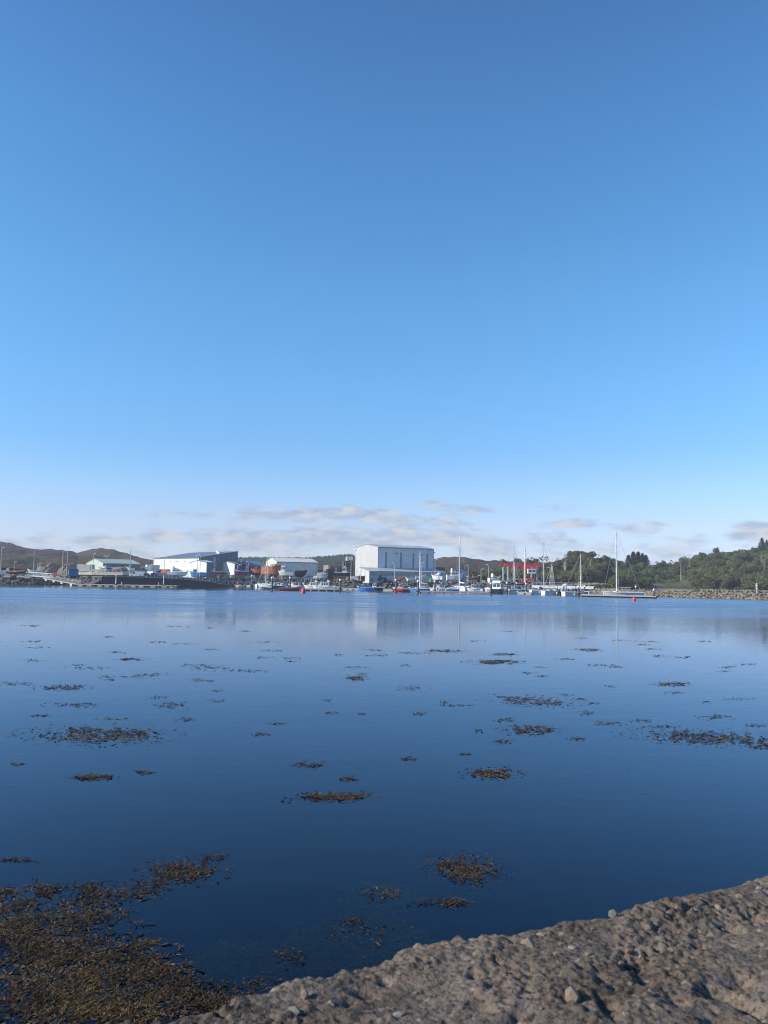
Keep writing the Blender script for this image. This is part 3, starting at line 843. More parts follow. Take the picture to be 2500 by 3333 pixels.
def hull(root, L, B, F_, D, top, bot, deckm, rail, stripe=None, transom=.75, rise=.5, srise=.1, rake=.6, n=16, keel=0, bulwark=.25):
    def st(t):
        x = -L / 2 + L * t
        b = B / 2 * ((transom + (1 - transom) * smooth(t / .5)) if t < .5 else max(.02, (1 - ((t - .5) / .5) ** 2.3)))
        sh = F_ + rise * max(0, (t - .35) / .65) ** 2 + srise * max(0, (.3 - t) / .3) ** 2
        rk = rake * max(0, (t - .55) / .45) ** 1.6
        bw = b * (.86 if t < .5 else .86 - .45 * ((t - .5) / .5))
        kd = D * (1 - max(0, (t - .6) / .4) ** 1.5) * (.75 + .25 * smooth(t / .4))
        return x, b, sh, rk, bw, kd
    S = [st(i / n) for i in range(n + 1)]

    def band(rows):
        m = MB(); k = len(rows[0])
        for sgn in (1, -1):
            vs_ = [(p[0], p[1] * sgn, p[2]) for row in rows for p in row]
            m.add(vs_, [(i * k + j, (i + 1) * k + j, (i + 1) * k + j + 1, i * k + j + 1) for i in range(len(rows) - 1) for j in range(k - 1)])
        m.add([p for p in rows[0]] + [(p[0], -p[1], p[2]) for p in reversed(rows[0])], [tuple(range(2 * k))])
        return m
    tr, br = [], []
    for x, b, sh, rk, bw, kd in S:
        tr.append([(x - rk * 1.0, bw, 0), (x - rk * .62, bw + (b - bw) * .55, sh * .4), (x, b, sh)])
        br.append([(x - rk * 1.3, .03, -kd), (x - rk * 1.2, bw * .55, -kd * .62), (x - rk * 1.0, bw, -.002)])
    hl = band(tr).build('hull', top, root, True)
    bo = band(br).build('hull_bottom', bot, root, True)
    dk = MB(); vs_ = []
    for x, b, sh, rk, bw, kd in S[:-1]: vs_ += [(x, b * .97, sh - bulwark), (x, -b * .97, sh - bulwark)]
    x, b, sh, rk, bw, kd = S[-1]; vs_ += [(x - .08, .02, sh - bulwark), (x - .08, -.02, sh - bulwark)]
    dk.add(vs_, [(2 * i, 2 * i + 1, 2 * i + 3, 2 * i + 2) for i in range(n)]).build('deck', deckm, root)
    rl = MB()
    for sgn in (1, -1): rl.path([(s_[0], s_[1] * sgn, s_[2]) for s_ in S], .05 + B * .012, 5)
    rl.tube((S[0][0], -S[0][1], S[0][2]), (S[0][0], S[0][1], S[0][2]), .05 + B * .012)
    rl.build('gunwale', rail, root)
    if stripe:
        sp = MB()
        for sgn in (1, -1):
            vs_ = []
            for x, b, sh, rk, bw, kd in S:
                for q in (.70, .86):
                    a, c = Vector((x - rk * .62, bw + (b - bw) * .55, sh * .4)), Vector((x, b, sh)); u = (q - .4) / .6
                    p = a.lerp(c, u); vs_.append((p.x + .004, (p.y + .012) * sgn, p.z))
            sp.add(vs_, [(2 * i, 2 * i + 2, 2 * i + 3, 2 * i + 1) for i in range(n)])
        sp.build('hull_stripe', stripe, root)
    if keel:
        MB().prism([(-.12 * L, -D * .7), (.16 * L, -D * .7), (.10 * L, -D - keel), (-.08 * L, -D - keel)], -.12, .12).build('keel', bot, root)
        MB().prism([(-.44 * L, -D * .3), (-.36 * L, -D * .4), (-.38 * L, -D - keel * .7), (-.43 * L, -D - keel * .7)], -.05, .05).build('rudder', bot, root)
    return S


def cabin(root, x0, x1, w, z0, z1, m, nwin=3, front=.4, back=.1, roofm=None, name='wheelhouse', wz=(.48, .82), taper=.9, fwin=True, over=.12):
    w2 = w * taper
    cb = MB().tbox((x0, x1, -w / 2, w / 2, z0), (x0 + back, x1 - front, -w2 / 2, w2 / 2, z1)).build(name, m, root)
    if roofm: MB().box(x0 + back - over, x1 - front + over, -w2 / 2 - over, w2 / 2 + over, z1 + .003, z1 + .08).build('roof', roofm, cb)
    h = z1 - z0
    for sgn in (1, -1):
        for k in range(nwin):
            span = (x1 - x0) - front - back; a = x0 + back + span * (k + .14) / nwin; b = x0 + back + span * (k + .86) / nwin
            yy = lambda f: (w / 2 + (w2 - w) / 2 * f + .015) * sgn
            za, zb = z0 + h * wz[0], z0 + h * wz[1]
            MB().add([(a, yy(wz[0]), za), (b, yy(wz[0]), za), (b, yy(wz[1]), zb), (a, yy(wz[1]), zb)], [(0, 1, 2, 3)]).build('window', glass, cb)
    if fwin:
        for end, off, slope in ((x1, .015, -front), (x0, -.015, back)):
            fx = lambda f: end + slope * f + off
            for s0, s1 in ((-.42, -.04), (.04, .42)):
                MB().add([(fx(wz[0]), s0 * w * .95, z0 + h * wz[0]), (fx(wz[0]), s1 * w * .95, z0 + h * wz[0]), (fx(wz[1]), s1 * w * .9, z0 + h * wz[1]), (fx(wz[1]), s0 * w * .9, z0 + h * wz[1])], [(0, 1, 2, 3)]).build('window', glass, cb)
    return cb


def outboard(root, x, y, z, m=dark):
    ob = MB().tbox((x - .32, x + .1, y - .17, y + .17, z), (x - .25, x + .06, y - .14, y + .14, z + .5)).build('outboard_engine', m, root)
    MB().box(x - .2, x - .04, y - .06, y + .06, z - .75, z).build('leg', grey, ob)


def rig(root, xm, zd, H, boomL=0, cover=navycloth, bow=None, stern=None, r=.09, spreaders=2, mastm=alu, lean=0):
    top = (xm + lean, 0, H)
    MB().tube((xm, 0, zd), top, r, r * .8, 8).build('mast', mastm, root)
    for k in range(spreaders):
        f = (k + 1) / (spreaders + 1); z = zd + (H - zd) * f
        MB().bar((xm + lean * f, -.75 + .15 * k, z), (xm + lean * f, .75 - .15 * k, z), .07, .05).build('spreader', mastm, root)
    if boomL:
        MB().tube((xm, 0, zd + 1.1), (xm - boomL, 0, zd + 1.0), .07).build('boom', mastm, root)
        if cover:
            MB().prism([(xm + .12, zd + 1.12), (xm + .12, zd + 2.0), (xm - .5, zd + 1.65), (xm - boomL * .97, zd + 1.25), (xm - boomL * .97, zd + 1.06)], -.16, .16).build('sail_cover', cover, root)
    sw = .035
    if bow: MB().tube(top, bow, sw, n=4).build('forestay', steel, root)
    if stern: MB().tube(top, stern, sw, n=4).build('backstay', steel, root)
    for s_ in (1, -1):
        MB().tube((xm + lean * .95, 0, zd + (H - zd) * .95), (xm - .2, s_ * 1.15, zd), sw, n=4).build('shroud', steel, root)
    MB().bar((top[0] - .3, 0, H + .05), (top[0] + .3, 0, H + .05), .06, .04).build('masthead', mastm, root)
    MB().tube((top[0], 0, H), (top[0], 0, H + .7), .02, n=4).build('aerial', mastm, root)


def rails(root, S, i0, i1, h=.55):
    m = MB()
    for s_ in (1, -1):
        pts = [(S[i][0], S[i][1] * .95 * s_, S[i][2] + h) for i in range(i0, i1 + 1)]
        m.path(pts, .025, 4)
        for p in pts[::3] + [pts[-1]]: m.tube((p[0], p[1], p[2] - h), p, .025, n=4)
    m.build('guard_rail', steel, root)


def cradle(px, Y, z, yaw, L, B, h, label):
    root = thing('boat_cradle', label, 'cradle', (GX(px, Y, z), Y, z), R(yaw))
    for x in (-L * .25, 0, L * .22):
        MB().box(x - .12, x + .12, -.25, .25, 0, h).build('keel_block', teak, root)
    for x in (-L * .28, L * .2):
        for s_ in (1, -1):
            MB().tube((x, s_ * B * .46, 0), (x, s_ * B * .33, h + .55), .07).build('prop', steel, root)
            MB().box(x - .25, x + .25, s_ * B * .46 - .2, s_ * B * .46 + .2, 0, .06).build('foot', steel, root)
    return root


def place(name, label, cat, px, Y, z, yaw, group=None):
    return thing(name, label, cat, (GX(px, Y, z), Y, z), R(yaw), group)


def wl(px, py): return hit(px, py, 0).y         # depth of a waterline seen at this pixel


AF = 'boats moored in the marina'
ASH = 'boats stored ashore on the boatyard'


def yacht(px, py, yaw, L, B, label, mtop, mpx=None, cov=navycloth, stripe=None, hullm=gel, boom=True, F_=1.0, hood=navycloth, r=.12, spr=2, mf=.08, Y=None, bow=True, deckstuff=True):
    Y = Y or wl(px, py)
    rt = place('sailing_yacht', label, 'yacht', px, Y, 0, yaw, AF)
    S = hull(rt, L, B, F_, .55, hullm, navy, deckg, gel, stripe, .72, .28, .05, .8, bulwark=.05, keel=1.2)
    cabin(rt, -L * .12, L * .24, B * .58, F_ - .03, F_ + .42, gel, 3, .55, .1, None, 'coachroof', (.35, .75), .82, False)
    MB().box(-L * .42, -L * .14, -B * .28, B * .28, F_ - .045, F_ + .0).build('cockpit_floor', teak, rt)
    for s_ in (1, -1): MB().box(-L * .42, -L * .12, s_ * B * .31 - .05, s_ * B * .31 + .05, F_ - .04, F_ + .28).build('coaming', gel, rt)
    if hood: MB().prism([(-L * .13, F_ + .3), (-L * .04, F_ + .45), (-L * .07, F_ + .95), (-L * .13, F_ + 1.0)], -B * .28, B * .28).build('sprayhood', hood, rt)
    H = ZT(px, mtop, Y)
    xm = L * mf
    rig(rt, xm, F_ + .35, H, L * .36 if boom else 0, cov, (L * .47, 0, F_ + .35), (-L * .48, 0, F_ + .1), r, spr)
    rails(rt, S, 0, 5); rails(rt, S, 12, 16)
    if deckstuff:
        MB().lathe([(.0, -.25), (.16, -.15), (.18, 0), (.16, .15), (.0, .25)], 8, (-L * .2, -B * .5, F_ * .45)).build('fender', white, rt)
        MB().lathe([(.0, -.25), (.16, -.15), (.18, 0), (.16, .15), (.0, .25)], 8, (L * .1, -B * .53, F_ * .45)).build('fender', white, rt)
    return rt


def motor(px, py, yaw, L, B, label, hullm=gel, botm=navy, kind='cuddy', F_=.8, stripe=None, canopy=None, name='motor_boat', Y=None, cabm=gel, eng=dark, deckm=deckg, rail=gel, cat='boat', rise=.35, ch=1.15):
    Y = Y or wl(px, py)
    rt = place(name, label, cat, px, Y, 0, yaw, AF)
    S = hull(rt, L, B, F_, .35, hullm, botm, deckm, rail, stripe, .85, rise, 0, .5, n=12)
    if kind == 'cuddy':
        cabin(rt, -L * .08, L * .26, B * .72, F_ - .15, F_ + ch * .9, cabm, 2, L * .12, .05, cabm)
        outboard(rt, -L / 2, 0, F_ * .8, eng)
    elif kind == 'wheelhouse':
        cabin(rt, -L * .05, L * .2, B * .7, F_ - .2, F_ + ch * 1.4, cabm, 2, .35, .0, cabm)
        MB().tube((0, 0, F_ + ch * 1.4), (0, 0, F_ + ch * 1.4 + 1.2), .03).build('aerial', steel, rt)
        MB().box(-L * .42, -L * .25, -B * .25, B * .25, F_ - .25, F_ + .25).build('engine_box', deckg, rt)
    elif kind == 'cruiser':
        cabin(rt, -L * .22, L * .30, B * .78, F_ - .1, F_ + ch, cabm, 3, L * .2, .1, cabm, wz=(.35, .8))
        MB().prism([(-L * .26, F_ + ch + .05), (-L * .2, F_ + ch + .7), (-L * .13, F_ + ch + .7), (-L * .16, F_ + ch + .05)], -B * .36, B * .36).build('radar_arch', gel, rt)
        rails(rt, S, 7, 12, .5)
    elif kind == 'open':
        for f in (-.25, .02, .22): MB().box(L * f - .14, L * f + .14, -B * .42, B * .42, F_ - .2, F_ - .14).build('thwart', teak, rt)
        outboard(rt, -L / 2, 0, F_ * .8, eng)
    elif kind == 'cover':
        MB().prism([(-L * .46, F_), (-L * .3, F_ + .55), (L * .15, F_ + .7), (L * .44, F_ + .15)], -B * .36, B * .36).build('boat_cover', canopy or navycloth, rt)
        outboard(rt, -L / 2, 0, F_ * .8, eng)
    if canopy and kind != 'cover':
        MB().prism([(-L * .42, F_ + .05), (-L * .38, F_ + ch * .95), (-L * .1, F_ + ch), (-L * .06, F_ + .1)], -B * .36, B * .36).build('canopy', canopy, rt)
    return rt


def fender_row(rt, L, B, F_, n=3):
    for k in range(n): MB().ball((-L * .3 + k * L * .25, -B * .52, F_ * .5), .16, .16, .28, 8, 5).build('fender', white, rt)


# --- moored in front of the rock bank, left to right
motor(834, 1910, 150, 2.6, 1.3, 'tiny turquoise dinghy left of the small white cabin boat', turq, turq, 'open', .45, rail=white)
motor(847, 1911, 165, 3.6, 1.6, 'small white cabin boat left of the navy sail cover', gel, navy, 'cuddy', .6, ch=.9)
motor(858, 1916, 200, 3.2, 1.6, 'grey dinghy with a white engine in front of the small cabin boat', lgrey, dark, 'open', .45, eng=white)
motor(868, 1917, 215, 3.2, 1.6, 'grey dinghy with a white engine below the navy sail cover', grey, dark, 'open', .45, eng=white)
yacht(860, 1911, 35, 6.8, 2.3, 'small yacht whose bare mast stands left of the navy sail cover', 1829, cov=None, boom=False, hood=None, spr=1, r=.11)
yacht(868, 1912, 165, 7.6, 2.5, 'yacht with a long navy sail cover behind the grey dinghies', 1809, cov=navycloth, hood=None, spr=1, r=.12, mf=-.02)
motor(899, 1913, 200, 5.0, 2.0, 'white cabin boat with a dark green hull behind the dark pile', green, dark, 'cuddy', .75, ch=1.1)
motor(920, 1913, 170, 4.4, 1.9, 'white open boat with a blue canopy behind the red workboat', gel, navy, 'cuddy', .6, canopy=bluecloth)
motor(944, 1921, 8, 6.4, 2.3, 'long red open workboat left of the red buoy', mat('faded_red_paint', (.42, .06, .055), .5), navy, 'open', .75, stripe=white, rail=orange, name='work_boat', rise=.25)
motor(955, 1911, 160, 4.4, 1.9, 'white motor boat with a raked windscreen behind the red workboat', gel, navy, 'cuddy', .65)
motor(976, 1912, 190, 4.2, 1.8, 'white fishing boat with an upright wheelhouse left of the twin cruisers', gel, navy, 'wheelhouse', .6, ch=.95)
motor(1018, 1916, 172, 6.4, 2.5, 'white cabin cruiser, left of the two lying side by side', gel, navy, 'cruiser', .85, ch=1.4)
motor(1054, 1918, 176, 7.8, 2.7, 'longer white cabin cruiser with big dark side windows behind the pontoon', gel, navy, 'cruiser', .9, ch=1.5)
motor(1098, 1914, 185, 3.6, 1.6, 'small grey dinghy right of the white cabin cruisers', lgrey, dark, 'open', .5)
motor(1190, 1921, 182, 5.6, 2.2, 'bright blue open workboat with a blue tarpaulin', lblue, navy, 'cover', .85, canopy=bluecloth, name='work_boat', rail=white)
motor(1222, 1920, 178, 6.2, 2.3, 'navy hulled boat with a small white cabin beside the blue workboat', navy, dark, 'wheelhouse', .85, ch=.95, cabm=white, rail=white)
yacht(1236, 1910, 130, 7.2, 2.4, 'small yacht with its stay reaching down left in front of the boat hall', 1812, cov=bluecloth, hood=None, spr=1, r=.12)
motor(1262, 1913, 175, 4.2, 1.8, 'low boat under a navy cover behind the cream floats', gel, navy, 'cover', .6, canopy=navycloth)
motor(1281, 1911, 190, 3.4, 1.6, 'small white boat under a cover beside the capped pile', gel, navy, 'cover', .55, canopy=lgrey)
motor(1307, 1925, 182, 5.6, 2.3, 'red fishing boat with a white wheelhouse and cream bow', red, dark, 'wheelhouse', .9, ch=1.0, cabm=white, rail=cream, name='fishing_boat', stripe=white)
motor(1347, 1911, 176, 4.2, 1.9, 'small white cabin cruiser behind the sky-blue sailing boat', gel, navy, 'cuddy', .7, ch=1.1)
yacht(1364, 1927, 182, 6.6, 2.3, 'sky-blue hulled sailing boat with a thick white mast', 1800, cov=white, hood=None, hullm=lblue, spr=1, r=.2, mf=-.04)
motor(1385, 1915, 185, 3.6, 1.7, 'low white day boat right of the sky-blue sailing boat', gel, navy, 'open', .55)
motor(1429, 1918, 168, 4.6, 2.0, 'white motor boat under a blue canopy by the long pontoon', gel, navy, 'cuddy', .7, canopy=bluecloth)
motor(1474, 1923, 182, 4.0, 1.8, 'blue dinghy with a white top beside the long pontoon', blue, navy, 'cover', .55, canopy=white)
yacht(1500, 1921, 112, 11, 3.4, 'large white yacht with the tallest thick mast in the middle of the marina', 1746, cov=white, hood=bluecloth, spr=2, r=.26, F_=1.15, stripe=blue, mf=.1)
motor(1556, 1922, 150, 4.2, 1.8, 'small boat under a bright blue cover on the long pontoon', gel, navy, 'cover', .6, canopy=bluecloth)
motor(1588, 1922, 160, 2.8, 1.5, 'white domed dinghy at the end of the long pontoon', gel, gel, 'cover', .5, canopy=tarp)
motor(1621, 1931, 68, 9, 3.3, 'navy hulled motor cruiser with white upperworks, stern to the shore', navy, black, 'cruiser', 1.35, ch=1.7, cabm=gel, rail=gel)
yacht(1664, 1928, 14, 9.0, 2.9, 'white yacht with a rounded stern left of the red boat hoist legs', 1772, cov=navycloth, hood=navycloth, mf=.10, spr=2)
yacht(1671, 1923, 25, 7.5, 2.6, 'short-masted white yacht furthest left in front of the red boat hoist', 1833, cov=navycloth, hood=None, spr=1)
yacht(1697, 1931, 12, 8.6, 2.8, 'white yacht with a long navy sail cover under the red boat hoist', 1781, cov=navycloth, mf=.14, r=.19, stripe=navy)
yacht(1768, 1933, 14, 8.2, 2.7, 'white yacht with a slim dark mast right of the red boat hoist', 1766, cov=None, hood=navycloth, mf=.02, boom=False)
yacht(1789, 1936, 38, 5.6, 2.2, 'little white yacht with a broad stern right of the boat hoist', 1835, cov=None, hood=None, spr=1, r=.09, mf=.2)
motor(1821, 1938, 60, 4.2, 1.9, 'dark inflatable boat with a grey engine between two white yachts', dark, dark, 'open', .6, eng=lgrey, rail=black)
yacht(1880, 1940, 16, 8.4, 2.9, 'white yacht with a navy stripe moored left of the dark pile', 1803, cov=None, boom=True, hood=navycloth, mf=.12, stripe=navy)
yacht(2026, 1943, 183, 10.6, 3.2, 'largest white yacht with the tallest mast, alone on the outer pontoon', 1733, cov=None, hood=None, mf=.14, r=.15, F_=1.1, stripe=lgrey)

# more small craft in the gaps of the moorings
for a in ((906, 1909, 160, 4.0, 1.8, 'white day boat tucked between the green hull and the pile', gel, navy, 'cuddy', .6), (935, 1910, 30, 4.4, 1.9, 'white boat with a grey cover behind the middle of the red workboat', gel, navy, 'cover', .65, None, lgrey),
          (990, 1910, 150, 3.8, 1.7, 'white runabout behind the red can buoy', gel, navy, 'cuddy', .6), (1083, 1911, 20, 4.0, 1.8, 'white covered boat behind the right end of the cruiser pontoon', gel, navy, 'cover', .6, None, white),
          (1128, 1911, 170, 4.2, 1.8, 'white cuddy boat above the short dark pontoon', gel, navy, 'cuddy', .65), (1152, 1910, 10, 3.6, 1.6, 'blue and white dinghy right of the cuddy boat above the short pontoon', blue, navy, 'open', .5),
          (1206, 1911, 165, 4.4, 1.9, 'white cabin boat behind the two blue workboats', gel, navy, 'wheelhouse', .65), (1250, 1909, 150, 4.0, 1.8, 'white boat with a blue cover behind the cream finger pontoon', gel, navy, 'cover', .6, None, bluecloth),
          (1325, 1910, 20, 4.4, 1.9, 'white cuddy boat behind the red fishing boat wheelhouse', gel, navy, 'cuddy', .7), (1403, 1913, 165, 4.4, 1.9, 'white cabin boat left of the lime green tank, afloat', gel, navy, 'wheelhouse', .65),
          (1450, 1914, 190, 4.4, 1.9, 'white covered boat right of the blue-canopied motor boat', gel, navy, 'cover', .65, None, tarp), (1527, 1918, 170, 5.0, 2.0, 'white cabin boat right of the thick tall mast', gel, navy, 'cuddy', .75),
          (1572, 1914, 20, 4.4, 1.9, 'white boat behind the bright blue covered boat', gel, navy, 'cuddy', .7), (1648, 1917, 170, 5.4, 2.1, 'white motor boat behind the rounded-stern yacht', gel, navy, 'cruiser', .8),
          (1735, 1921, 20, 6.0, 2.2, 'white motor boat between the hoist yachts and the slim dark mast', gel, navy, 'cruiser', .8), (1820, 1925, 10, 5.0, 2.0, 'white boat behind the dark inflatable', gel, navy, 'cuddy', .75)):
    motor(*a, ch=1.15 if a[8] != 'cruiser' else 1.3)

for a in ((1376, 1918, 10, 4.4, 1.9, 'white covered boat tight behind the dark pile by the sky-blue boat', gel, navy, 'cover', .7, None, white), (1418, 1923, 172, 4.6, 1.9, 'white cuddy boat against the left part of the long main pontoon', gel, navy, 'cuddy', .7),
          (1447, 1924, 8, 4.4, 1.8, 'white open boat against the long main pontoon, left of the blue dinghy', gel, navy, 'open', .65), (1541, 1924, 175, 4.6, 1.9, 'white cabin boat against the long main pontoon, right of the tall yacht', gel, navy, 'wheelhouse', .7),
          (1605, 1916, 165, 5.4, 2.1, 'white cruiser between the navy cruiser and the rock bank', gel, navy, 'cruiser', .85), (1690, 1920, 15, 6.4, 2.3, 'white cabin cruiser behind the yacht with the long navy sail cover', gel, navy, 'cruiser', .9),
          (1757, 1925, 12, 5.6, 2.1, 'white motor boat behind the yacht with the slim dark mast', gel, navy, 'cuddy', .8), (1850, 1926, 10, 6.0, 2.2, 'white cabin cruiser behind the navy-striped yacht', gel, navy, 'cruiser', .85),
          (1800, 1922, 170, 4.6, 1.9, 'white boat with a blue cover below the jetty panels', gel, navy, 'cover', .7, None, bluecloth), (882, 1911, 20, 4.4, 1.9, 'white cuddy boat left of the dark green hull', gel, navy, 'cuddy', .7), (1040, 1909, 170, 4.4, 1.9, 'white wheelhouse boat behind the twin cabin cruisers', gel, navy, 'wheelhouse', .7), (1294, 1910, 165, 4.2, 1.8, 'white covered boat behind the bow of the red fishing boat', gel, navy, 'cover', .65, None, tarp)):
    motor(*a, ch=1.2 if a[8] != 'cruiser' else 1.4)


# --- stored ashore
def ashore(px, Y, z, yaw, L, B, F_, D, label, top, bot, kind, name='fishing_boat', cat='boat', lift=.5, stripe=None, rail=white, cabm=white, deckm=deckg, rise=.8, transom=.8, cmt=1.0, keel=0, cov=None, mtop=None, cr=None):
    base = z + lift
    rt = place(name, label, cat, px, Y, base + D + keel, yaw, ASH)
    S = hull(rt, L, B, F_, D, top, bot, deckm, rail, stripe, transom, rise, .2, .7, keel=keel)
    cradle(px, Y, z, yaw, L, B, lift, cr)
    if kind == 'trawler':          # wheelhouse aft of midships, mast, gantry
        cb = cabin(rt, -L * .02, L * .24, B * .62, F_ - .3, F_ + 2.3 * cmt, cabm, 3, .25, .05, white)
        MB().lathe([(.05, 0), (.35, .1), (.35, .22), (.05, .3)], 8, (L * .1, 0, F_ + 2.4 * cmt)).build('radar', white, cb)
        MB().tube((L * .0, 0, F_ + 2.3 * cmt), (0, 0, F_ + 5 * cmt), .09, .05).build('mast', white, rt)
        MB().bar((0, -.7, F_ + 4 * cmt), (0, .7, F_ + 4 * cmt), .08, .08).build('yard', white, rt)
        g = MB()
        for s_ in (1, -1): g.tube((-L * .38, s_ * B * .33, F_ - .2), (-L * .38, s_ * B * .28, F_ + 2.1), .07)
        g.tube((-L * .38, -B * .28, F_ + 2.1), (-L * .38, B * .28, F_ + 2.1), .07); g.build('gantry', steel, rt)
        MB().box(-L * .3, -L * .14, -B * .2, B * .2, F_ - .3, F_ + .3).build('hatch', teak, rt)
    elif kind == 'forward':        # wheelhouse right forward, whaleback
        cabin(rt, L * .06, L * .32, B * .6, F_ - .2, F_ + 2.2 * cmt, cabm, 2, .3, .05, white)
        MB().tube((L * .1, 0, F_ + 2.2 * cmt), (L * .1, 0, F_ + 3.6 * cmt), .06).build('mast', steel, rt)
        MB().box(-L * .35, -L * .1, -B * .25, B * .25, F_ - .3, F_ + .25).build('hatch', deckg, rt)
    elif kind == 'cruiser':
        cabin(rt, -L * .24, L * .26, B * .78, F_ - .1, F_ + 1.15 * cmt, gel, 3, L * .14, .1, gel, wz=(.4, .8))
        cabin(rt, -L * .2, L * .02, B * .6, F_ + 1.25 * cmt, F_ + 1.9 * cmt, gel, 1, .5, .1, None, 'flybridge', (.5, .85))
        MB().prism([(-L * .24, F_ + 1.25 * cmt), (-L * .21, F_ + 2.5 * cmt), (-L * .16, F_ + 2.5 * cmt), (-L * .17, F_ + 1.25 * cmt)], -B * .33, B * .33).build('radar_arch', gel, rt)
        rails(rt, S, 9, 16, .5)
    elif kind == 'open':
        for f in (-.25, 0, .22): MB().box(L * f - .15, L * f + .15, -B * .42, B * .42, F_ - .2, F_ - .13).build('thwart', teak, rt)
    elif kind == 'cover':
        MB().prism([(-L * .48, F_ - .05), (-L * .42, F_ + .7 * cmt), (L * .05, F_ + 1.0 * cmt), (L * .42, F_ + .5)], -B * .42, B * .42).build('boat_cover', cov or tarp, rt)
    elif kind == 'cuddy':
        cabin(rt, -L * .06, L * .28, B * .7, F_ - .15, F_ + 1.15 * cmt, cabm, 2, L * .1, .05, cabm)
        outboard(rt, -L / 2, 0, F_ * .7)
    if mtop:
        rig(rt, L * .08, F_ + .2, ZT(px, mtop, Y) - (base + D + keel), 0, None, (L * .46, 0, F_ + .2), None, .07, 1)
    return rt


# left, on the terrace and the quay
ashore(332, 316, 5.1, 170, 3.6, 2.2, .7, .4, 'lilac and white wrapped boat on the terrace left of the blue tarpaulin', lilac, white, 'cover', cov=tarp, name='wrapped_boat', lift=.3, cr='cradle under the lilac and white wrapped boat')
ashore(355, 318, 5.1, 185, 3.4, 2.2, .9, .4, 'boat under a blue tarpaulin on the terrace in front of the green roof', navy, navy, 'cover', cov=bluecloth, name='wrapped_boat', lift=.3, cr='cradle under the blue tarpaulin boat')
ashore(386, 311, 5.0, 8, 5.0, 2.2, .7, .4, 'red boat with a grey cover on the terrace in front of the green roof', redc, red, 'cover', cov=lgrey, lift=.2, cr='cradle under the red boat with a grey cover', cmt=.8)
ashore(424, 312, 4.95, 195, 3.6, 1.8, .8, .4, 'small white cabin boat ashore above the white van', gel, navy, 'cuddy', name='motor_boat', lift=.3, cr='cradle under the small white cabin boat above the van')
ashore(405, 326, 5.1, 10, 4, 2, .7, .4, 'dark boat ashore right of the red covered boat', dark, dark, 'open', name='open_boat', lift=.3, cr='cradle under the dark boat on the terrace')
ashore(112, 305, 3.2, 188, 5.6, 2.1, .8, .5, 'pale yacht hull ashore with a leaning mast', mat('pale_hull', (.56, .56, .48), .5), green, 'open', name='sailing_yacht', lift=.4, mtop=1796, cr='cradle under the pale yacht with the leaning mast')
ashore(578, 297, 3.2, 4, 8.0, 2.8, 1.2, .5, 'white motor cruiser ashore left of the blue fishing boat', gel, navy, 'cruiser', name='motor_cruiser', lift=.3, rise=.3, cmt=.9, cr='cradle under the white motor cruiser by the blue fishing boat')
ashore(644, 304, 3.1, 195, 6.6, 2.4, 1.4, .5, 'bright blue wooden fishing boat with a white rim ashore above the slipway', lblue, navy, 'forward', lift=.15, rise=.7, cmt=.55, cr='cradle under the bright blue fishing boat', cabm=lgrey)
ashore(698, 315, 3.1, 194, 7.6, 2.9, 1.3, 1.0, 'red and white fishing boat with a tall white wheelhouse ashore', red, turq, 'trawler', lift=.5, rise=.5, cmt=1.15, cr='cradle under the red and white fishing boat', stripe=white)
ashore(724, 315.5, 3.1, 5, 3.9, 1.8, .55, .35, 'grey inflatable boat ashore right of the red and white fishing boat', dark, grey, 'open', name='inflatable_boat', lift=1.2, rail=lgrey, rise=.2, cr='trailer stand under the grey inflatable boat')
ashore(784, 323, 3.1, 200, 6.4, 2.8, 1.2, 1.3, 'navy trawler with a red underside ashore beside the lamp post', mat('trawler_blue', (.02, .06, .22), .4), red, 'trawler', lift=.6, rise=.6, cmt=1.0, stripe=white, cr='cradle under the navy trawler', cabm=mat('trawler_blue', (.02, .06, .22), .4))
ashore(838, 331, 3.1, 184, 5.8, 2.6, 1.5, .8, 'small orange workboat with white windows ashore, stern of the big orange hull', orange, brown, 'forward', lift=1.6, rise=.2, cmt=.4, cabm=orange, rail=orange, cr='blocks under the small orange workboat')
ashore(884, 327, 3.1, -22, 9.2, 3.8, 3.0, 1.6, 'big rust-orange wooden ship hull with a cream wheelhouse ashore', rust, brown, 'trawler', name='wooden_ship', cat='ship', lift=.4, rise=.9, transom=.6, cmt=.55, cabm=cream, rail=brown, cr='blocks under the big rust-orange hull')
ashore(930, 322, 3.1, 172, 6.6, 2.6, 1.2, .7, 'white and grey fishing vessel with a white wheelhouse at the bow ashore', lgrey, grey, 'forward', lift=.8, rise=.7, cmt=1.25, cr='cradle under the white and grey fishing vessel')
ashore(980, 330, 3.1, 10, 5.4, 2.4, 1.5, 1.2, 'dark hulled boat with a tan deck cover ashore right of the grey fishing vessel', black, navy, 'cover', lift=.8, rise=.5, name='sailing_boat', cov=mat('tan_canvas', (.50, .40, .28), .8), cmt=.7, rail=brown, mtop=1845, cr='cradle under the dark hulled boat')
ashore(1050, 322, 3.1, 8, 4.7, 2.6, 1.3, .5, 'white shrink-wrapped boat like a dome in front of the grey workshop', tarp, tarp, 'cover', name='wrapped_boat', lift=.1, rise=.1, cmt=1.3, rail=tarp, cr='blocks under the white shrink-wrapped boat')
ashore(1116, 324, 3.1, 6, 7.6, 3.0, 1.3, 1.2, 'white wheelhouse workboat with a navy hull ashore left of the boat hall', navy, mat('tan_bottom', (.48, .22, .13), .6), 'trawler', name='work_boat', lift=.4, rise=.3, cmt=1.0, rail=white, cr='cradle under the navy workboat by the boat hall')
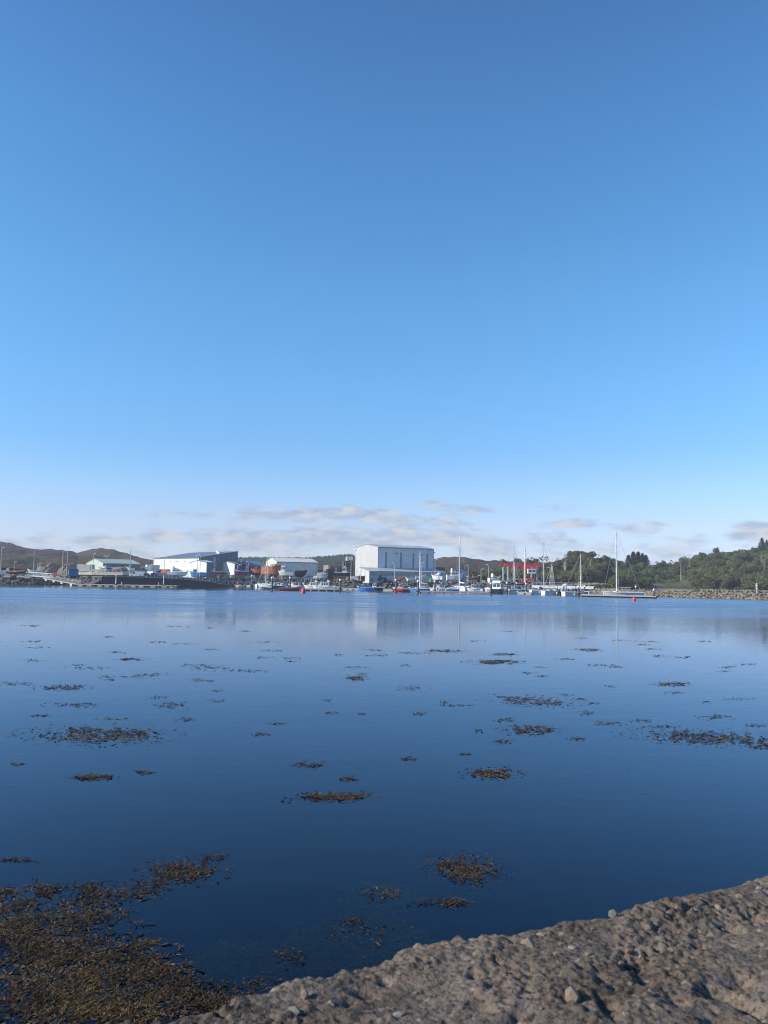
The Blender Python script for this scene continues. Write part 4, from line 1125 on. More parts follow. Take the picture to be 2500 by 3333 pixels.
ashore(1183, 317, 2.9, 8, 3.8, 1.8, .9, .5, 'small dark red boat ashore in front of the boat hall gable', mat('dark_red_paint', (.20, .04, .035), .5), navy, 'open', name='open_boat', lift=.5, cr='cradle under the small dark red boat')
ashore(1304, 310, 2.7, 4, 4.4, 1.9, .9, .6, 'salmon orange open boat ashore in front of the lean-to', mat('salmon_paint', (.60, .24, .13), .5), orange, 'open', name='open_boat', lift=.1, rail=orange, cr='blocks under the salmon orange boat')
ashore(1333, 308, 2.7, 195, 3.6, 1.8, .6, .4, 'small white dinghy ashore beside the salmon orange boat', gel, white, 'cover', name='dinghy', lift=.1, cmt=.5, cr='blocks under the small white dinghy ashore')
ashore(1370, 310, 2.7, 10, 4.4, 2.0, .8, .6, 'white sports boat ashore below the lamp in front of the boat hall', gel, white, 'cuddy', name='motor_boat', lift=.8, cr='cradle under the white sports boat')
ashore(1423, 312, 2.65, 155, 5.0, 2.3, 1.2, .7, 'white and blue boat ashore right of the lime green tank', gel, lblue, 'cruiser', name='motor_boat', lift=.4, cmt=.8, cr='cradle under the white and blue boat')
ashore(1481, 307, 2.6, 8, 6.8, 2.9, 1.5, .8, 'big white motor yacht ashore under the tallest mast', gel, gel, 'cruiser', name='motor_yacht', lift=.5, cmt=1.15, cr='cradle under the big white motor yacht')
ashore(1541, 307, 2.6, 12, 5.4, 2.3, 1.1, .7, 'brown and white wooden boat ashore right of the big motor yacht', brown, white, 'cuddy', name='wooden_boat', lift=.5, rail=white, cabm=brown, cmt=.8, cr='cradle under the brown and white wooden boat')
ashore(1610, 300, 2.5, 20, 5.2, 2.4, 1.2, .6, 'white motor cruiser ashore above the navy hulled cruiser', gel, gel, 'cruiser', name='motor_cruiser', lift=.1, cmt=.8, cr='cradle under the white cruiser above the navy cruiser')

# orange rigid inflatable on its trailer at the far left
rt = place('inflatable_boat', 'orange-red rigid inflatable boat on a trailer at the far left', 'boat', 54, 303, 4.0, 5, ASH)
S = hull(rt, 7.0, 2.2, .55, .45, mat('rib_hull', (.20, .05, .035), .5), dark, deckg, orange, None, .9, .5, 0, .7, bulwark=.2)
tb = MB()
for s_ in (1, -1):
    tb.path([(s[0], s[1] * 1.02 * s_, s[2]) for s in S], .27, 8)
tb.build('inflatable_tube', mat('faded_orange_tube', (.50, .17, .10), .6), rt, True)
cabin(rt, -.6, .7, 1.2, .4, 1.25, orange, 1, .4, .1, None, 'console')
for y in (-.45, .45):
    ob = MB().tbox((-3.75, -3.1, y - .32, y + .32, .75), (-3.65, -3.2, y - .26, y + .26, 1.85)).build('outboard_engine', mat('cream_engine', (.72, .62, .42), .5), rt)
    MB().box(-3.5, -3.3, y - .1, y + .1, -.3, .75).build('leg', grey, ob)
af = MB()
for s_ in (1, -1): af.tube((-2.6, s_ * .8, .4), (-2.9, s_ * .6, 2.2), .06)
af.tube((-2.9, -.6, 2.2), (-2.9, .6, 2.2), .06); af.build('a_frame', steel, rt)
tr_ = place('boat_trailer', 'pale boat trailer under the orange-red inflatable boat', 'trailer', 54, 303, 3.15, 5)
for s_ in (1, -1): MB().box(-3.4, 3.2, s_ * .7 - .08, s_ * .7 + .08, .3, .5).build('beam', white, tr_)
for x in (-2.5, 0, 2.4): MB().box(x - .08, x + .08, -.95, .95, .5, .6).build('crossbeam', white, tr_)
for x in (-.5, .4):
    for s_ in (1, -1): MB().tube((x, s_ * .95, .35), (x, s_ * 1.2, .35), .35, n=12).build('wheel', dark, tr_)
MB().tube((3.2, 0, .4), (4.4, 0, .4), .08).build('drawbar', white, tr_)


# ---------------------------------------------------------------- pontoons, piles, jetty, slipway
def pontoon(label, a, b, w=2.2, floats=None, fm=None, bollards=(), za=.62, zb=.62, side=dark, name='pontoon'):
    """a, b = (px, depth) of the two ends of the near edge"""
    A, B_ = Vector((GX(a[0], a[1], .5), a[1], za)), Vector((GX(b[0], b[1], .5), b[1], zb))
    d = B_ - A; L = Vector((d.x, d.y)).length
    root = thing(name, label, 'pontoon', (A.x, A.y, 0), atan2(d.y, d.x))
    hexa([(0, 0, za - .1), (L, 0, zb - .1), (L, w, zb - .1), (0, w, za - .1)], [(0, 0, za), (L, 0, zb), (L, w, zb), (0, w, za)]).build('deck', teak, root)
    for y in (-.1, w):
        hexa([(0, y, za - .3), (L, y, zb - .3), (L, y + .1, zb - .3), (0, y + .1, za - .3)], [(0, y, za + .02), (L, y, zb + .02), (L, y + .1, zb + .02), (0, y + .1, za + .02)]).build('edge_beam', deckg, root)
    n = floats if isinstance(floats, list) else [(k + .5) / floats for k in range(floats or int(L / 3.2))]
    for f in n:
        z = za + (zb - za) * f - .3
        MB().tbox((L * f - .75, L * f + .75, .08, w - .08, min(z - .55, -.12 if z < .5 else z - .6)), (L * f - .85, L * f + .85, -.02, w + .02, z - .004)).build('float', fm or side, root)
    for f in bollards:
        MB().lathe([(.16, za), (.16, za + .75), (.2, za + .8), (.05, za + .9)], 8, (L * f, w * .5, 0)).build('service_post', lgrey, root)
    return root


X0, X1 = 246, 575
pontoon('long pontoon on cream floats in front of the dark slipway wall', (246, 263), (575, 257), 2.2, [(p - X0) / (X1 - X0) for p in (262, 291, 326, 349, 377, 406, 435, 461, 498, 535, 560)], floatm, ((393 - X0) / (X1 - X0), (512 - X0) / (X1 - X0)))
# sloping upper length of that pontoon, settled on the rocks, with handrails
rp = pontoon('sloping pontoon length with handrails coming down from the gangway', (140, 283), (246, 263.6), 2.0, [.08, .33, .58, .86], floatm, (), 2.35, .68)
dd = Vector((GX(246, 263.6, .5) - GX(140, 283, .5), 263.6 - 283)).length
for y in (.05, 1.95):
    for k in range(9):
        x = dd * k / 8; z = 2.35 + (.68 - 2.35) * k / 8
        MB().tube((x, y, z), (x, y, z + 1.05), .035, n=5).build('handrail_post', steel, rp)
    for h in (.55, 1.05): MB().tube((0, y, 2.35 + h), (dd, y, .68 + h), .035, n=5).build('handrail', steel, rp)
# trussed gangway from the rock bank
ga = Vector((GX(84, 293, 3), 293, 3.15)); gb = Vector((GX(160, 284, 3), 284, 2.55)); gd = gb - ga; gl_ = Vector((gd.x, gd.y)).length
gw = thing('gangway', 'trussed steel gangway from the rock bank to the sloping pontoon', 'gangway', ga, atan2(gd.y, gd.x))
hexa([(0, 0, -.15), (gl_, 0, gd.z - .15), (gl_, 1.6, gd.z - .15), (0, 1.6, -.15)], [(0, 0, 0), (gl_, 0, gd.z), (gl_, 1.6, gd.z), (0, 1.6, 0)]).build('deck', lgrey, gw)
for y in (0, 1.6):
    for h in (.08, 1.35): MB().bar((0, y, h), (gl_, y, gd.z + h), .12, .12).build('chord', lgrey, gw)
    for k in range(9):
        x0, x1 = gl_ * k / 9, gl_ * (k + 1) / 9; z0, z1 = gd.z * k / 9, gd.z * (k + 1) / 9
        MB().bar((x0, y, z0 + .08), (x0, y, z0 + 1.35), .08, .08).build('post', lgrey, gw)
        MB().bar((x0, y, z0 + (.08 if k % 2 else 1.35)), (x1, y, z1 + (1.35 if k % 2 else .08)), .07, .07).build('diagonal', lgrey, gw)
for px, Y, w, h, lb in ((26, 296, 2.4, .7, 'flat pale concrete block on the rocks below the trailer wheels'), (70, 295, 3.0, .6, 'flat pale concrete block on the rocks left of the gangway foot'), (93, 292, 2.4, 1.2, 'pale concrete abutment under the gangway end')):
    o = MB().tbox((-w / 2, w / 2, -1, 1, 0), (-w / 2 + .08, w / 2 - .08, -.92, .92, h)).build('concrete_block', concm); o.location = (GX(px, Y, 2.6), Y, 2.7 - h * .5); tag(o, lb, 'concrete block')

pontoon('dark pontoon in front of the two white cabin cruisers', (984, 229), (1112, 228), 2.2, 5, dark, (.35, .9))
pontoon('short dark pontoon between the cabin cruisers and the blue workboat', (1112, 258), (1168, 256), 2.0, 3, lgrey)
pontoon('finger pontoon on cream floats left of the red fishing boat', (1247, 247), (1278, 246), 1.6, 2, floatm)
pontoon('long main pontoon below the big white motor yacht', (1345, 217), (1600, 214), 2.4, 10, lgrey, (.05, .3, .42, .94))
pontoon('finger pontoon under the yacht with the long navy sail cover', (1683, 221), (1732, 219), 1.4, 2, lgrey)
pontoon('outer dark pontoon carrying the largest yacht', (1890, 197), (2136, 188), 2.4, 9, black, (.1, .3))
pontoon('small landing pontoon with a red post at the foot of the slipway', (764, 303), (816, 299), 1.8, 3, lgrey)
rb_ = place('mooring_buoy', 'small red buoy hanging by the landing pontoon under the slipway', 'buoy', 775, 300.5, .62, 0)
MB().lathe([(.15, 0), (.42, .2), (.45, .8), (.3, 1.15), (.08, 1.3)], 10).build('float_body', redc, rb_)

PILES = [(377, 259.5, 1873, .16, steel, 'slim pale pile on the left half of the cream-floated pontoon'), (532, 256.4, 1876, .16, steel, 'slim pale pile near the right end of the cream-floated pontoon'),
         (819, 296, 1874, .3, pile_m, 'white-capped pile beside the landing pontoon'), (885, 223, 1880, .28, pile_m, 'dark white-capped pile left of the red workboat'),
         (944, 262, 1880, .27, pile_m, 'white-capped pile behind the red workboat'), (1107, 226.5, 1887, .28, pile_m, 'dark white-capped pile at the right end of the cruiser pontoon'),
         (1288, 236, 1887, .26, pile_m, 'white-capped pile at the bow of the red fishing boat'), (1327, 240, 1888, .26, pile_m, 'white-capped pile right of the red fishing boat'),
         (1360.5, 206, 1891, .27, pile_m, 'dark white-capped pile in front of the sky-blue sailing boat'), (1415, 219.5, 1892, .27, pile_m, 'white-capped pile right of the sky-blue sailing boat'),
         (1598, 207, 1899, .27, pile_m, 'dark white-capped pile at the end of the long main pontoon'), (1650, 236, 1897, .25, pile_m, 'white-capped pile behind the white yacht with a rounded stern'),
         (1712, 236, 1900, .25, pile_m, 'white-capped pile in front of the red boat hoist'), (1835, 224, 1905, .26, pile_m, 'white-capped pile left of the yacht with the navy stripe'),
         (1883, 193, 1909, .27, pile_m, 'dark white-capped pile at the inner end of the outer pontoon'), (1903, 224, 1908, .26, pile_m, 'white-capped pile behind the yacht with the navy stripe'),
         (2129, 190, 1919, .22, pile_m, 'slim white-capped pile at the outer end of the outer pontoon'), (2070, 224, 1909, .22, pile_m, 'white-capped pile behind the bow of the largest yacht')]
for px, Y, yt, r, m, lb in PILES:
    zt = ZT(px, yt, Y)
    rt = place('mooring_pile', lb, 'pile', px, Y, 0, 0, 'white-capped mooring piles')
    MB().tube((0, 0, -3), (0, 0, zt - .35), r, n=10).build('shaft', m, rt, True)
    MB().lathe([(r * 1.12, zt - .3), (r * 1.25, zt - .12), (r * 1.1, zt + .12), (.08, zt + .28)], 10).build('cap', white, rt, True)
    MB().lathe([(r * 1.5, .5), (r * 1.75, .55), (r * 1.75, .8), (r * 1.5, .85)], 10).build('guide_ring', dark, rt)

# fixed jetty at the right of the yard
ja, jb = Vector((GX(1731, 268, 2), 268, 0)), Vector((GX(1934, 258, 2), 258, 0)); jd = jb - ja
jt = thing('jetty', 'long pale jetty on dark legs behind the moored yachts', 'jetty', ja, atan2(jd.y, jd.x)); jl = jd.length
MB().box(0, jl, 0, 4, 2.05, 2.25).build('deck', concm, jt)
nfas = 7
for k in range(nfas): MB().box(jl * k / nfas + .1, jl * (k + 1) / nfas - .1, -.18, -.004, 1.35, 2.3).build('fascia_panel', mat('pale_fascia', (.62, .60, .54), .7, var=.15), jt)
for k in range(8):
    for y in (.5, 3.5): MB().tube((jl * (k + .1) / 7.4, y, -3), (jl * (k + .1) / 7.4, y, 2.05), .22, n=8).build('leg', pile_m, jt)
for k in range(15): MB().tube((jl * k / 14, .2, 2.25), (jl * k / 14, .2, 3.3), .04, n=5).build('rail_post', steel, jt)
for h in (2.8, 3.3): MB().tube((0, .2, h), (jl, .2, h), .04, n=5).build('handrail', steel, jt)

# slipway wall, shade painted into its dark colour, running down to the right
SW = [(330, 266, 3.15), (430, 272, 3.1), (540, 278, 2.85), (600, 282, 2.5), (680, 291, 1.7), (752, 303, .15)]
sv, sf = [], []
for i, (px, Y, z) in enumerate(SW):
    x = GX(px, Y, 1)
    sv += [(x, Y, -3), (x, Y, z - .25), (x - .15, Y - .15, z - .25), (x - .15, Y - .15, z), (x, Y + 7, z + .05)]
    if i:
        o = 5 * i; sf += [(o - 5 + k, o + k, o + k + 1, o - 4 + k) for k in range(4)]
sf += [(0, 1, 2, 3, 4)]
o = raw('slipway', sv, sf, slipm); struct(o)
cp = MB()
for a, b in zip(SW, SW[1:]): cp.bar((GX(a[0], a[1], 1), a[1] - .1, a[2] + .12), (GX(b[0], b[1], 1), b[1] - .1, b[2] + .12), .5, .22)
tag(cp.build('slipway_kerb', concm), 'pale concrete kerb along the top of the dark slipway wall', 'kerb')


def railing(name, label, pts, h, n, m=steel, mid=2, cat='railing', diag=False, r=.045):
    """pts: world points along the foot"""
    root = thing(name, label, cat, pts[0]); o = Vector(pts[0])
    P_ = [Vector(p) - o for p in pts]
    seg = [(P_[i + 1] - P_[i]).length for i in range(len(P_) - 1)]; tot = sum(seg)

    def at(t):
        d = t * tot
        for i, s_ in enumerate(seg):
            if d <= s_ or i == len(seg) - 1: return P_[i].lerp(P_[i + 1], min(1, d / s_))
            d -= s_
    up = Vector((0, 0, 1))
    for k in range(n + 1):
        p = at(k / n); MB().tube(p - up * .2, p + up * h, r * 1.2, n=5).build('post', m, root)
    for j in range(mid + 1):
        hh = h * (j + 1) / (mid + 1); mb = MB()
        for a, b in zip(P_, P_[1:]): mb.tube(a + up * hh, b + up * hh, r, n=5)
        mb.build('rail', m, root)
    if diag:
        for k in range(n):
            a, b = at(k / n), at((k + 1) / n)
            MB().tube(a + up * (.05 if k % 2 else h), b + up * (h if k % 2 else .05), r * .8, n=4).build('diagonal', m, root)
    return root


W3 = lambda px, Y, z: (GX(px, Y, z), Y, z)
railing('walkway_railing', 'long trussed walkway railing along the slipway towards the landing pontoon', [W3(548, 279, 2.95), W3(620, 284.5, 2.45), W3(740, 299, 1.3), W3(812, 300, .75)], 1.25, 22, mat('blue_grey_steel', (.30, .34, .40), .5), 1, diag=True)
railing('terrace_fence', 'pale post and rail fence on the low wall of the raised boat park', [W3(256, 303.5, 4.85), W3(400, 301.5, 4.85), W3(500, 305.5, 4.85), W3(530, 309, 4.85)], .95, 22, mat('pale_fence', (.55, .55, .52), .6), 1, cat='fence', r=.06)
railing('quay_fence', 'grey fence along the quay edge in front of the white motor cruiser', [W3(440, 282, 3.2), W3(540, 287.5, 3.2), W3(600, 294, 3.2)], 1.1, 14, grey, 2, cat='fence')
railing('quay_fence', 'thin railing on the yard edge in front of the navy trawler', [W3(735, 312, 3.2), W3(800, 319.5, 3.2), W3(830, 321, 3.2)], 1.0, 8, steel, 1, cat='fence')

# lattice frame on the quay
lf = place('lattice_frame', 'grey lattice steel frame on the quay left of the white motor cruiser', 'frame', 536, 289, 3.15, 10)
for sx in (-1, 1):
    for sy in (-1, 1): MB().box(sx * .7 - .07, sx * .7 + .07, sy * .5 - .07, sy * .5 + .07, 0, 2.6).build('post', grey, lf)
for z in (.1, .9, 1.7, 2.5):
    for sy in (-1, 1):
        MB().box(-.7, .7, sy * .5 - .05, sy * .5 + .05, z, z + .08).build('rung', grey, lf)
        if z < 2: MB().bar((-.7, sy * .5, z), (.7, sy * .5, z + .8), .06, .06).build('diagonal', grey, lf)


# ---------------------------------------------------------------- lamp posts
def lamp(px, Y, z, ytop, label, heads=1, side=1, w=.8, r=.11, big=False, bm=steel):
    zt = ZT(px, ytop, Y) - z
    rt = place('lamp_post', label, 'lamp post', px, Y, z, 0, 'lamp posts of the harbour')
    MB().tube((0, 0, 0), (0, 0, zt), r * 1.4, r * .8, 8).build('pole', bm, rt)
    MB().box(-.2, .2, -.2, .2, -.1, .15).build('base', concm, rt)
    for s_ in ((1, -1) if heads == 2 else (side,)):
        MB().tube((0, 0, zt - .05), (s_ * w * .5, 0, zt + .05), .05).build('arm', bm, rt)
        MB().tbox((s_ * w * .75 - .42, s_ * w * .75 + .42, -.2, .2, zt - .05), (s_ * w * .75 - .3, s_ * w * .75 + .3, -.14, .14, zt + .14)).build('lamp_head', white if not big else lgrey, rt)
    return rt


for a in ((1, 301, 3.2, 1783, 'lamp post cut by the far left edge of the view', 1, 1), (45, 335, 3.2, 1829, 'short far lamp post behind the orange inflatable boat', 1, 1), (121, 355, 3.4, 1833, 'left one of two short far lamp posts beside the leaning mast', 1, 1), (127, 355, 3.4, 1833, 'right one of two short far lamp posts beside the leaning mast', 1, 1),
          (202, 318, 3.2, 1793, 'tall single-headed lamp post left of the twin-headed one', 1, 1), (217, 293, 3.2, 1781, 'tall twin-headed lamp post beside the blue kiosk', 2, 1), (302, 326, 5.1, 1801, 'lamp post in front of the green-roofed gable', 1, 1),
          (343.5, 288, 3.2, 1810, 'T-shaped twin-headed lamp post in front of the blue tarpaulin boat', 2, 1), (422, 287, 3.2, 1790.5, 'tall lamp post behind the white van', 1, -1), (488, 300, 3.4, 1838, 'short grey post beside the white van and cars', 1, 1),
          (534, 318, 4.8, 1813, 'thin lamp post against the white hall', 1, 1), (641, 300, 3.1, 1809, 'thinner lamp post above the blue fishing boat', 1, -1), (650, 300, 3.1, 1805, 'taller lamp post above the blue fishing boat', 1, -1),
          (807, 323, 3.1, 1829, 'lamp post right of the navy trawler', 1, -1), (890, 326, 3.1, 1819, 'lamp post in front of the big orange hull', 1, 1), (1284, 309, 2.8, 1833, 'lamp post left of the salmon orange boat', 1, -1), (1373, 309, 2.7, 1831, 'lamp post above the white sports boat ashore', 1, 1),
          (1416, 316, 2.7, 1822, 'bare pole at the right corner of the boat hall', 1, 1), (1524, 303, 2.6, 1840, 'lamp post left of the brown and white wooden boat', 1, -1), (1566, 303, 2.6, 1852, 'shorter lamp post right of the brown and white wooden boat', 1, 1), (1591, 302, 2.6, 1838.5, 'lamp post above the white cruiser at the yard end', 1, -1),
          (1791, 300, 2.5, 1847, 'lamp post with a wide head against the wooded hill', 1, -1), (1174, 316, 2.95, 1840, 'dark pole in front of the boat hall gable', 1, 1)):
    lamp(*a)
fl = place('floodlight_mast', 'tall mast with a big white floodlight box left of the boat hall', 'floodlight', 1142, 318, 3.0, 0)
zt = ZT(1142, 1812, 318) - 3
MB().tube((0, 0, 0), (0, 0, zt - 1.2), .13, .1, 8).build('pole', steel, fl)
MB().box(-.7, .7, -.35, .35, zt - 1.45, zt).build('lamp_housing', white, fl)
MB().box(-.55, .55, -.39, -.355, zt - 1.3, zt - .15).build('lens', lgrey, fl)
MB().box(-.3, .3, -.3, .3, -.1, .2).build('base', concm, fl)

# marker post with stacked lights on the breakwater
mk = place('beacon_post', 'white beacon post with stacked yellow rings on the breakwater', 'beacon', 2464, 197, 1.5, 0)
MB().tube((0, 0, -.3), (0, 0, 2.6), .12, n=8).build('post', lgrey, mk)
for k in range(4): MB().lathe([(.12, .9 + k * .42), (.34, 1.0 + k * .42), (.34, 1.12 + k * .42), (.12, 1.2 + k * .42)], 10).build('ring', yellow if k % 2 else white, mk)
MB().bar((-1.4, 0, 2.0), (0, 0, 1.5), .06, .06).build('stay', steel, mk)

# ---------------------------------------------------------------- buoys, life ring
for px, py, s_, lb in ((987.5, 1931, 1.0, 'red can buoy with a small top knob beside the long red workboat'), (2065, 1955, .62, 'red barrel buoy in front of the outer pontoon')):
    Y = wl(px, py); rt = place('mooring_buoy', lb, 'buoy', px, Y, 0, 0, 'red mooring buoys')
    MB().lathe([(.3 * s_, -.5), (.55 * s_, -.3), (.56 * s_, .25 * s_), (.5 * s_, .95 * s_), (.42 * s_, 1.08 * s_), (.1, 1.12 * s_)], 16).build('float_body', redc, rt, True)
    MB().lathe([(.1, 1.1 * s_), (.1, 1.3 * s_), (.16, 1.36 * s_), (.14, 1.52 * s_), (.03, 1.56 * s_)], 10).build('top_knob', redc, rt)
    MB().lathe([(.575 * s_, .1), (.585 * s_, .14), (.575 * s_, .18)], 16).build('band', red, rt)
lr = place('ring_buoy', 'large red ring buoy hung above the sloping pontoon', 'ring buoy', 179, 275, ZT(179, 1877, 275), 0)
tv, tf = [], []
for i in range(20):
    for j in range(8):
        a, b = 2 * pi * i / 20, 2 * pi * j / 8; rr = .52 + .2 * cos(b); tv.append((rr * cos(a), .2 * sin(b), .72 + rr * sin(a)))
        tf.append((i * 8 + j, ((i + 1) % 20) * 8 + j, ((i + 1) % 20) * 8 + (j + 1) % 8, i * 8 + (j + 1) % 8))
raw('ring', tv, tf, mat('bright_coral_red', (.80, .09, .09), .5), lr, True)
for a in (pi / 4, 3 * pi / 4, 5 * pi / 4, 7 * pi / 4): MB().bar((.3 * cos(a), -.22, .72 + .3 * sin(a)), (.75 * cos(a), -.22, .72 + .75 * sin(a)), .1, .03).build('band', redc, lr)
MB().box(-.08, .08, .22, .34, -1.1, 1.3).build('post', steel, lr)
pf = place('fender_buoy', 'round pink-red fender on the quay edge below the red and white boat', 'fender', 711, 309.5, 3.1, 0)
MB().ball((0, 0, .55), .5, .5, .55, 12, 8).build('float_body', mat('pink_red', (.55, .06, .10), .5), pf, True)
MB().lathe([(.07, 1.05), (.1, 1.2), (.04, 1.25)], 8).build('eye', dark, pf)


# ---------------------------------------------------------------- vehicles
def vehicle(px, Y, z, yaw, L, H, m, label, kind='car', W_=1.8, box=None):
    rt = place('parked_' + kind, label, kind, px, Y, z, yaw, 'vehicles parked on the yard')
    h = L / 2
    prof = {'van': [(-h, .35), (-h, H * .96), (-h + .15, H), (h * .45, H), (h * .70, H * .62), (h * .98, H * .50), (h, .35)],
            'car': [(-h, .35), (-h, H * .62), (-h * .85, H * .66), (-h * .62, H), (h * .12, H), (h * .5, H * .64), (h * .96, H * .54), (h, .35)],
            'truck': [(h * .35, .4), (h * .35, H), (h * .8, H), (h * .97, H * .6), (h, .4)]}[kind]
    MB().prism(prof, -W_ / 2, W_ / 2).build('body', m, rt)
    if kind == 'truck':
        MB().box(-h, h * .32, -W_ / 2, W_ / 2, .75, H * 1.12).build('load_box', box or white, rt)
        MB().box(-h, h * .35, -W_ * .35, W_ * .35, .45, .74).build('chassis', dark, rt)
    for s_ in (1, -1):
        y = s_ * (W_ / 2 + .01)
        if kind == 'car': q = [[(-h * .58, H * .66), (-h * .5, H * .95), (-h * .2, H * .95), (-h * .2, H * .66)], [(-h * .16, H * .66), (-h * .16, H * .95), (h * .1, H * .95), (h * .4, H * .66)]]
        elif kind == 'van': q = [[(h * .2, H * .6), (h * .2, H * .9), (h * .46, H * .9), (h * .62, H * .62)]]
        else: q = [[(h * .5, H * .62), (h * .5, H * .92), (h * .78, H * .92), (h * .9, H * .62)]]
        for w in q: MB().poly([(a, y, b) for a, b in w]).build('side_window', glass, rt)
        for fx in (-.62, .62):
            wh = MB().tube((h * fx, s_ * (W_ / 2 - .18), .33), (h * fx, s_ * (W_ / 2 + .03), .33), .33, n=14).build('wheel', dark, rt)
            MB().tube((h * fx, s_ * (W_ / 2 + .031), .33), (h * fx, s_ * (W_ / 2 + .045), .33), .18, n=10).build('hub', lgrey, wh)
        MB().box(h - .06, h + .02, s_ * W_ * .36 - .16, s_ * W_ * .36 + .16, H * .42, H * .5).build('headlight', glass, rt)
    (a, b), (c, d) = {'van': ((h * .47, H * .96), (h * .68, H * .64)), 'car': ((h * .14, H * .98), (h * .48, H * .66)), 'truck': ((h * .82, H * .95), (h * .95, H * .64))}[kind]
    MB().add([(a + .03, -W_ * .42, b), (a + .03, W_ * .42, b), (c + .03, W_ * .45, d), (c + .03, -W_ * .45, d)], [(0, 1, 2, 3)]).build('windscreen', glass, rt)
    return rt


dkblue = mat('car_blue', (.03, .05, .12), .25); silver = mat('car_silver', (.42, .44, .47), .25, .4)
vehicle(445, 287, 3.2, 186, 5.2, 2.0, white, 'white van facing left on the quay below the terrace', 'van', 1.95)
vehicle(472, 290, 3.2, 188, 3.9, 1.5, dkblue, 'dark blue car parked right behind the white van', 'car')
vehicle(489, 293, 3.2, 150, 4.2, 1.9, red, 'small red truck with a white load right of the blue car', 'truck')
vehicle(474, 309, 4.9, 190, 4.6, 2.3, white, 'white van on the terrace left of the white container', 'van', 1.95)
vehicle(461, 306, 4.9, 176, 4.0, 1.5, black, 'black car on the terrace left of the white container', 'car')
vehicle(512, 309, 4.9, 170, 4.2, 1.5, silver, 'silver car in front of the white hall', 'car')
vehicle(525, 305, 4.7, 184, 4.0, 1.45, black, 'black car left of the orange-red container', 'car')
vehicle(813, 327, 3.2, 178, 4.0, 1.6, mat('car_teal', (.07, .25, .30), .3), 'teal car behind the white-capped pile by the landing pontoon', 'car')
vehicle(1008, 327, 3.1, 10, 4.0, 1.5, blue, 'blue car in front of the grey workshop wall', 'car')
vehicle(1158, 318, 3.0, 6, 4.3, 1.75, white, 'white van at the foot of the boat hall gable', 'van', 1.85)
vehicle(1028, 325, 3.1, 100, 3.8, 1.5, cream, 'cream car beside the white shrink-wrapped boat', 'car')
# tractor in front of the hall
tr_ = place('yard_tractor', 'dark blue boatyard tractor in front of the lean-to', 'tractor', 1243, 312, 2.85, 12)
MB().tbox((.1, 1.9, -.5, .5, .7), (.1, 1.7, -.42, .42, 1.5)).build('bonnet', dkblue, tr_)
cabin(tr_, -1.3, .1, 1.5, .9, 2.8, dkblue, 1, .15, .1, white, 'cab', (.35, .9))
for x, r in ((-.8, .85), (1.4, .5)):
    for s_ in (1, -1): MB().tube((x, s_ * .65, r), (x, s_ * 1.05, r), r, n=14).build('wheel', dark, tr_)
MB().tube((1.2, .3, 1.5), (1.2, .3, 2.4), .06).build('exhaust', dark, tr_)
MB().tbox((1.9, 3.2, -.8, .8, .2), (2.1, 2.7, -.8, .8, .8)).build('front_bucket', grey, tr_)
lt_ = place('water_tank', 'lime green tank between the white boats on the yard', 'tank', 1401, 310, 2.65, 0)
MB().lathe([(.55, 0), (.6, .1), (.6, 1.2), (.45, 1.45), (.1, 1.55)], 12).build('tank_body', lime, lt_)
MB().lathe([(.14, 1.5), (.14, 1.7), (.02, 1.75)], 8).build('lid', dark, lt_)
sk = place('skip', 'green waste skip right of the small red truck', 'skip', 499, 291, 3.2, 20)
MB().tbox((-.7, .7, -.6, .6, 0), (-1.0, 1.0, -.75, .75, 1.4)).build('bin', green, sk)
MB().box(-1.05, 1.05, -.8, .8, 1.403, 1.5).build('rim', green, sk)
bl = place('storage_box', 'blue plastic box right of the green skip', 'box', 509, 291, 3.2, 15)
MB().tbox((-.5, .5, -.4, .4, 0), (-.55, .55, -.45, .45, 1.1)).build('bin', bluecloth, bl); MB().box(-.58, .58, -.48, .48, 1.103, 1.2).build('lid', blue, bl)
yb = place('barrier', 'long yellow barrier on trestle feet on the raised terrace edge', 'barrier', 320, 304.5, 4.9, 2)
MB().box(-3.0, 3.2, -.12, .12, .45, 1.0).build('board', yellow, yb)
for x in (-2.4, 0, 2.5):
    for s_ in (1, -1): MB().bar((x, 0, .5), (x, s_ * .5, 0), .1, .1).build('foot', yellow, yb)
gt = place('covered_trailer', 'dark green tarpaulin heap beside the navy workboat', 'tarpaulin', 1098, 330, 3.1, 5)
MB().tbox((-1.6, 1.6, -1, 1, .5), (-1.3, 1.4, -.6, .6, 3.6)).build('cover', green, gt)
MB().box(-1.7, 1.7, -1.05, 1.05, 0, .48).build('base', teak, gt)

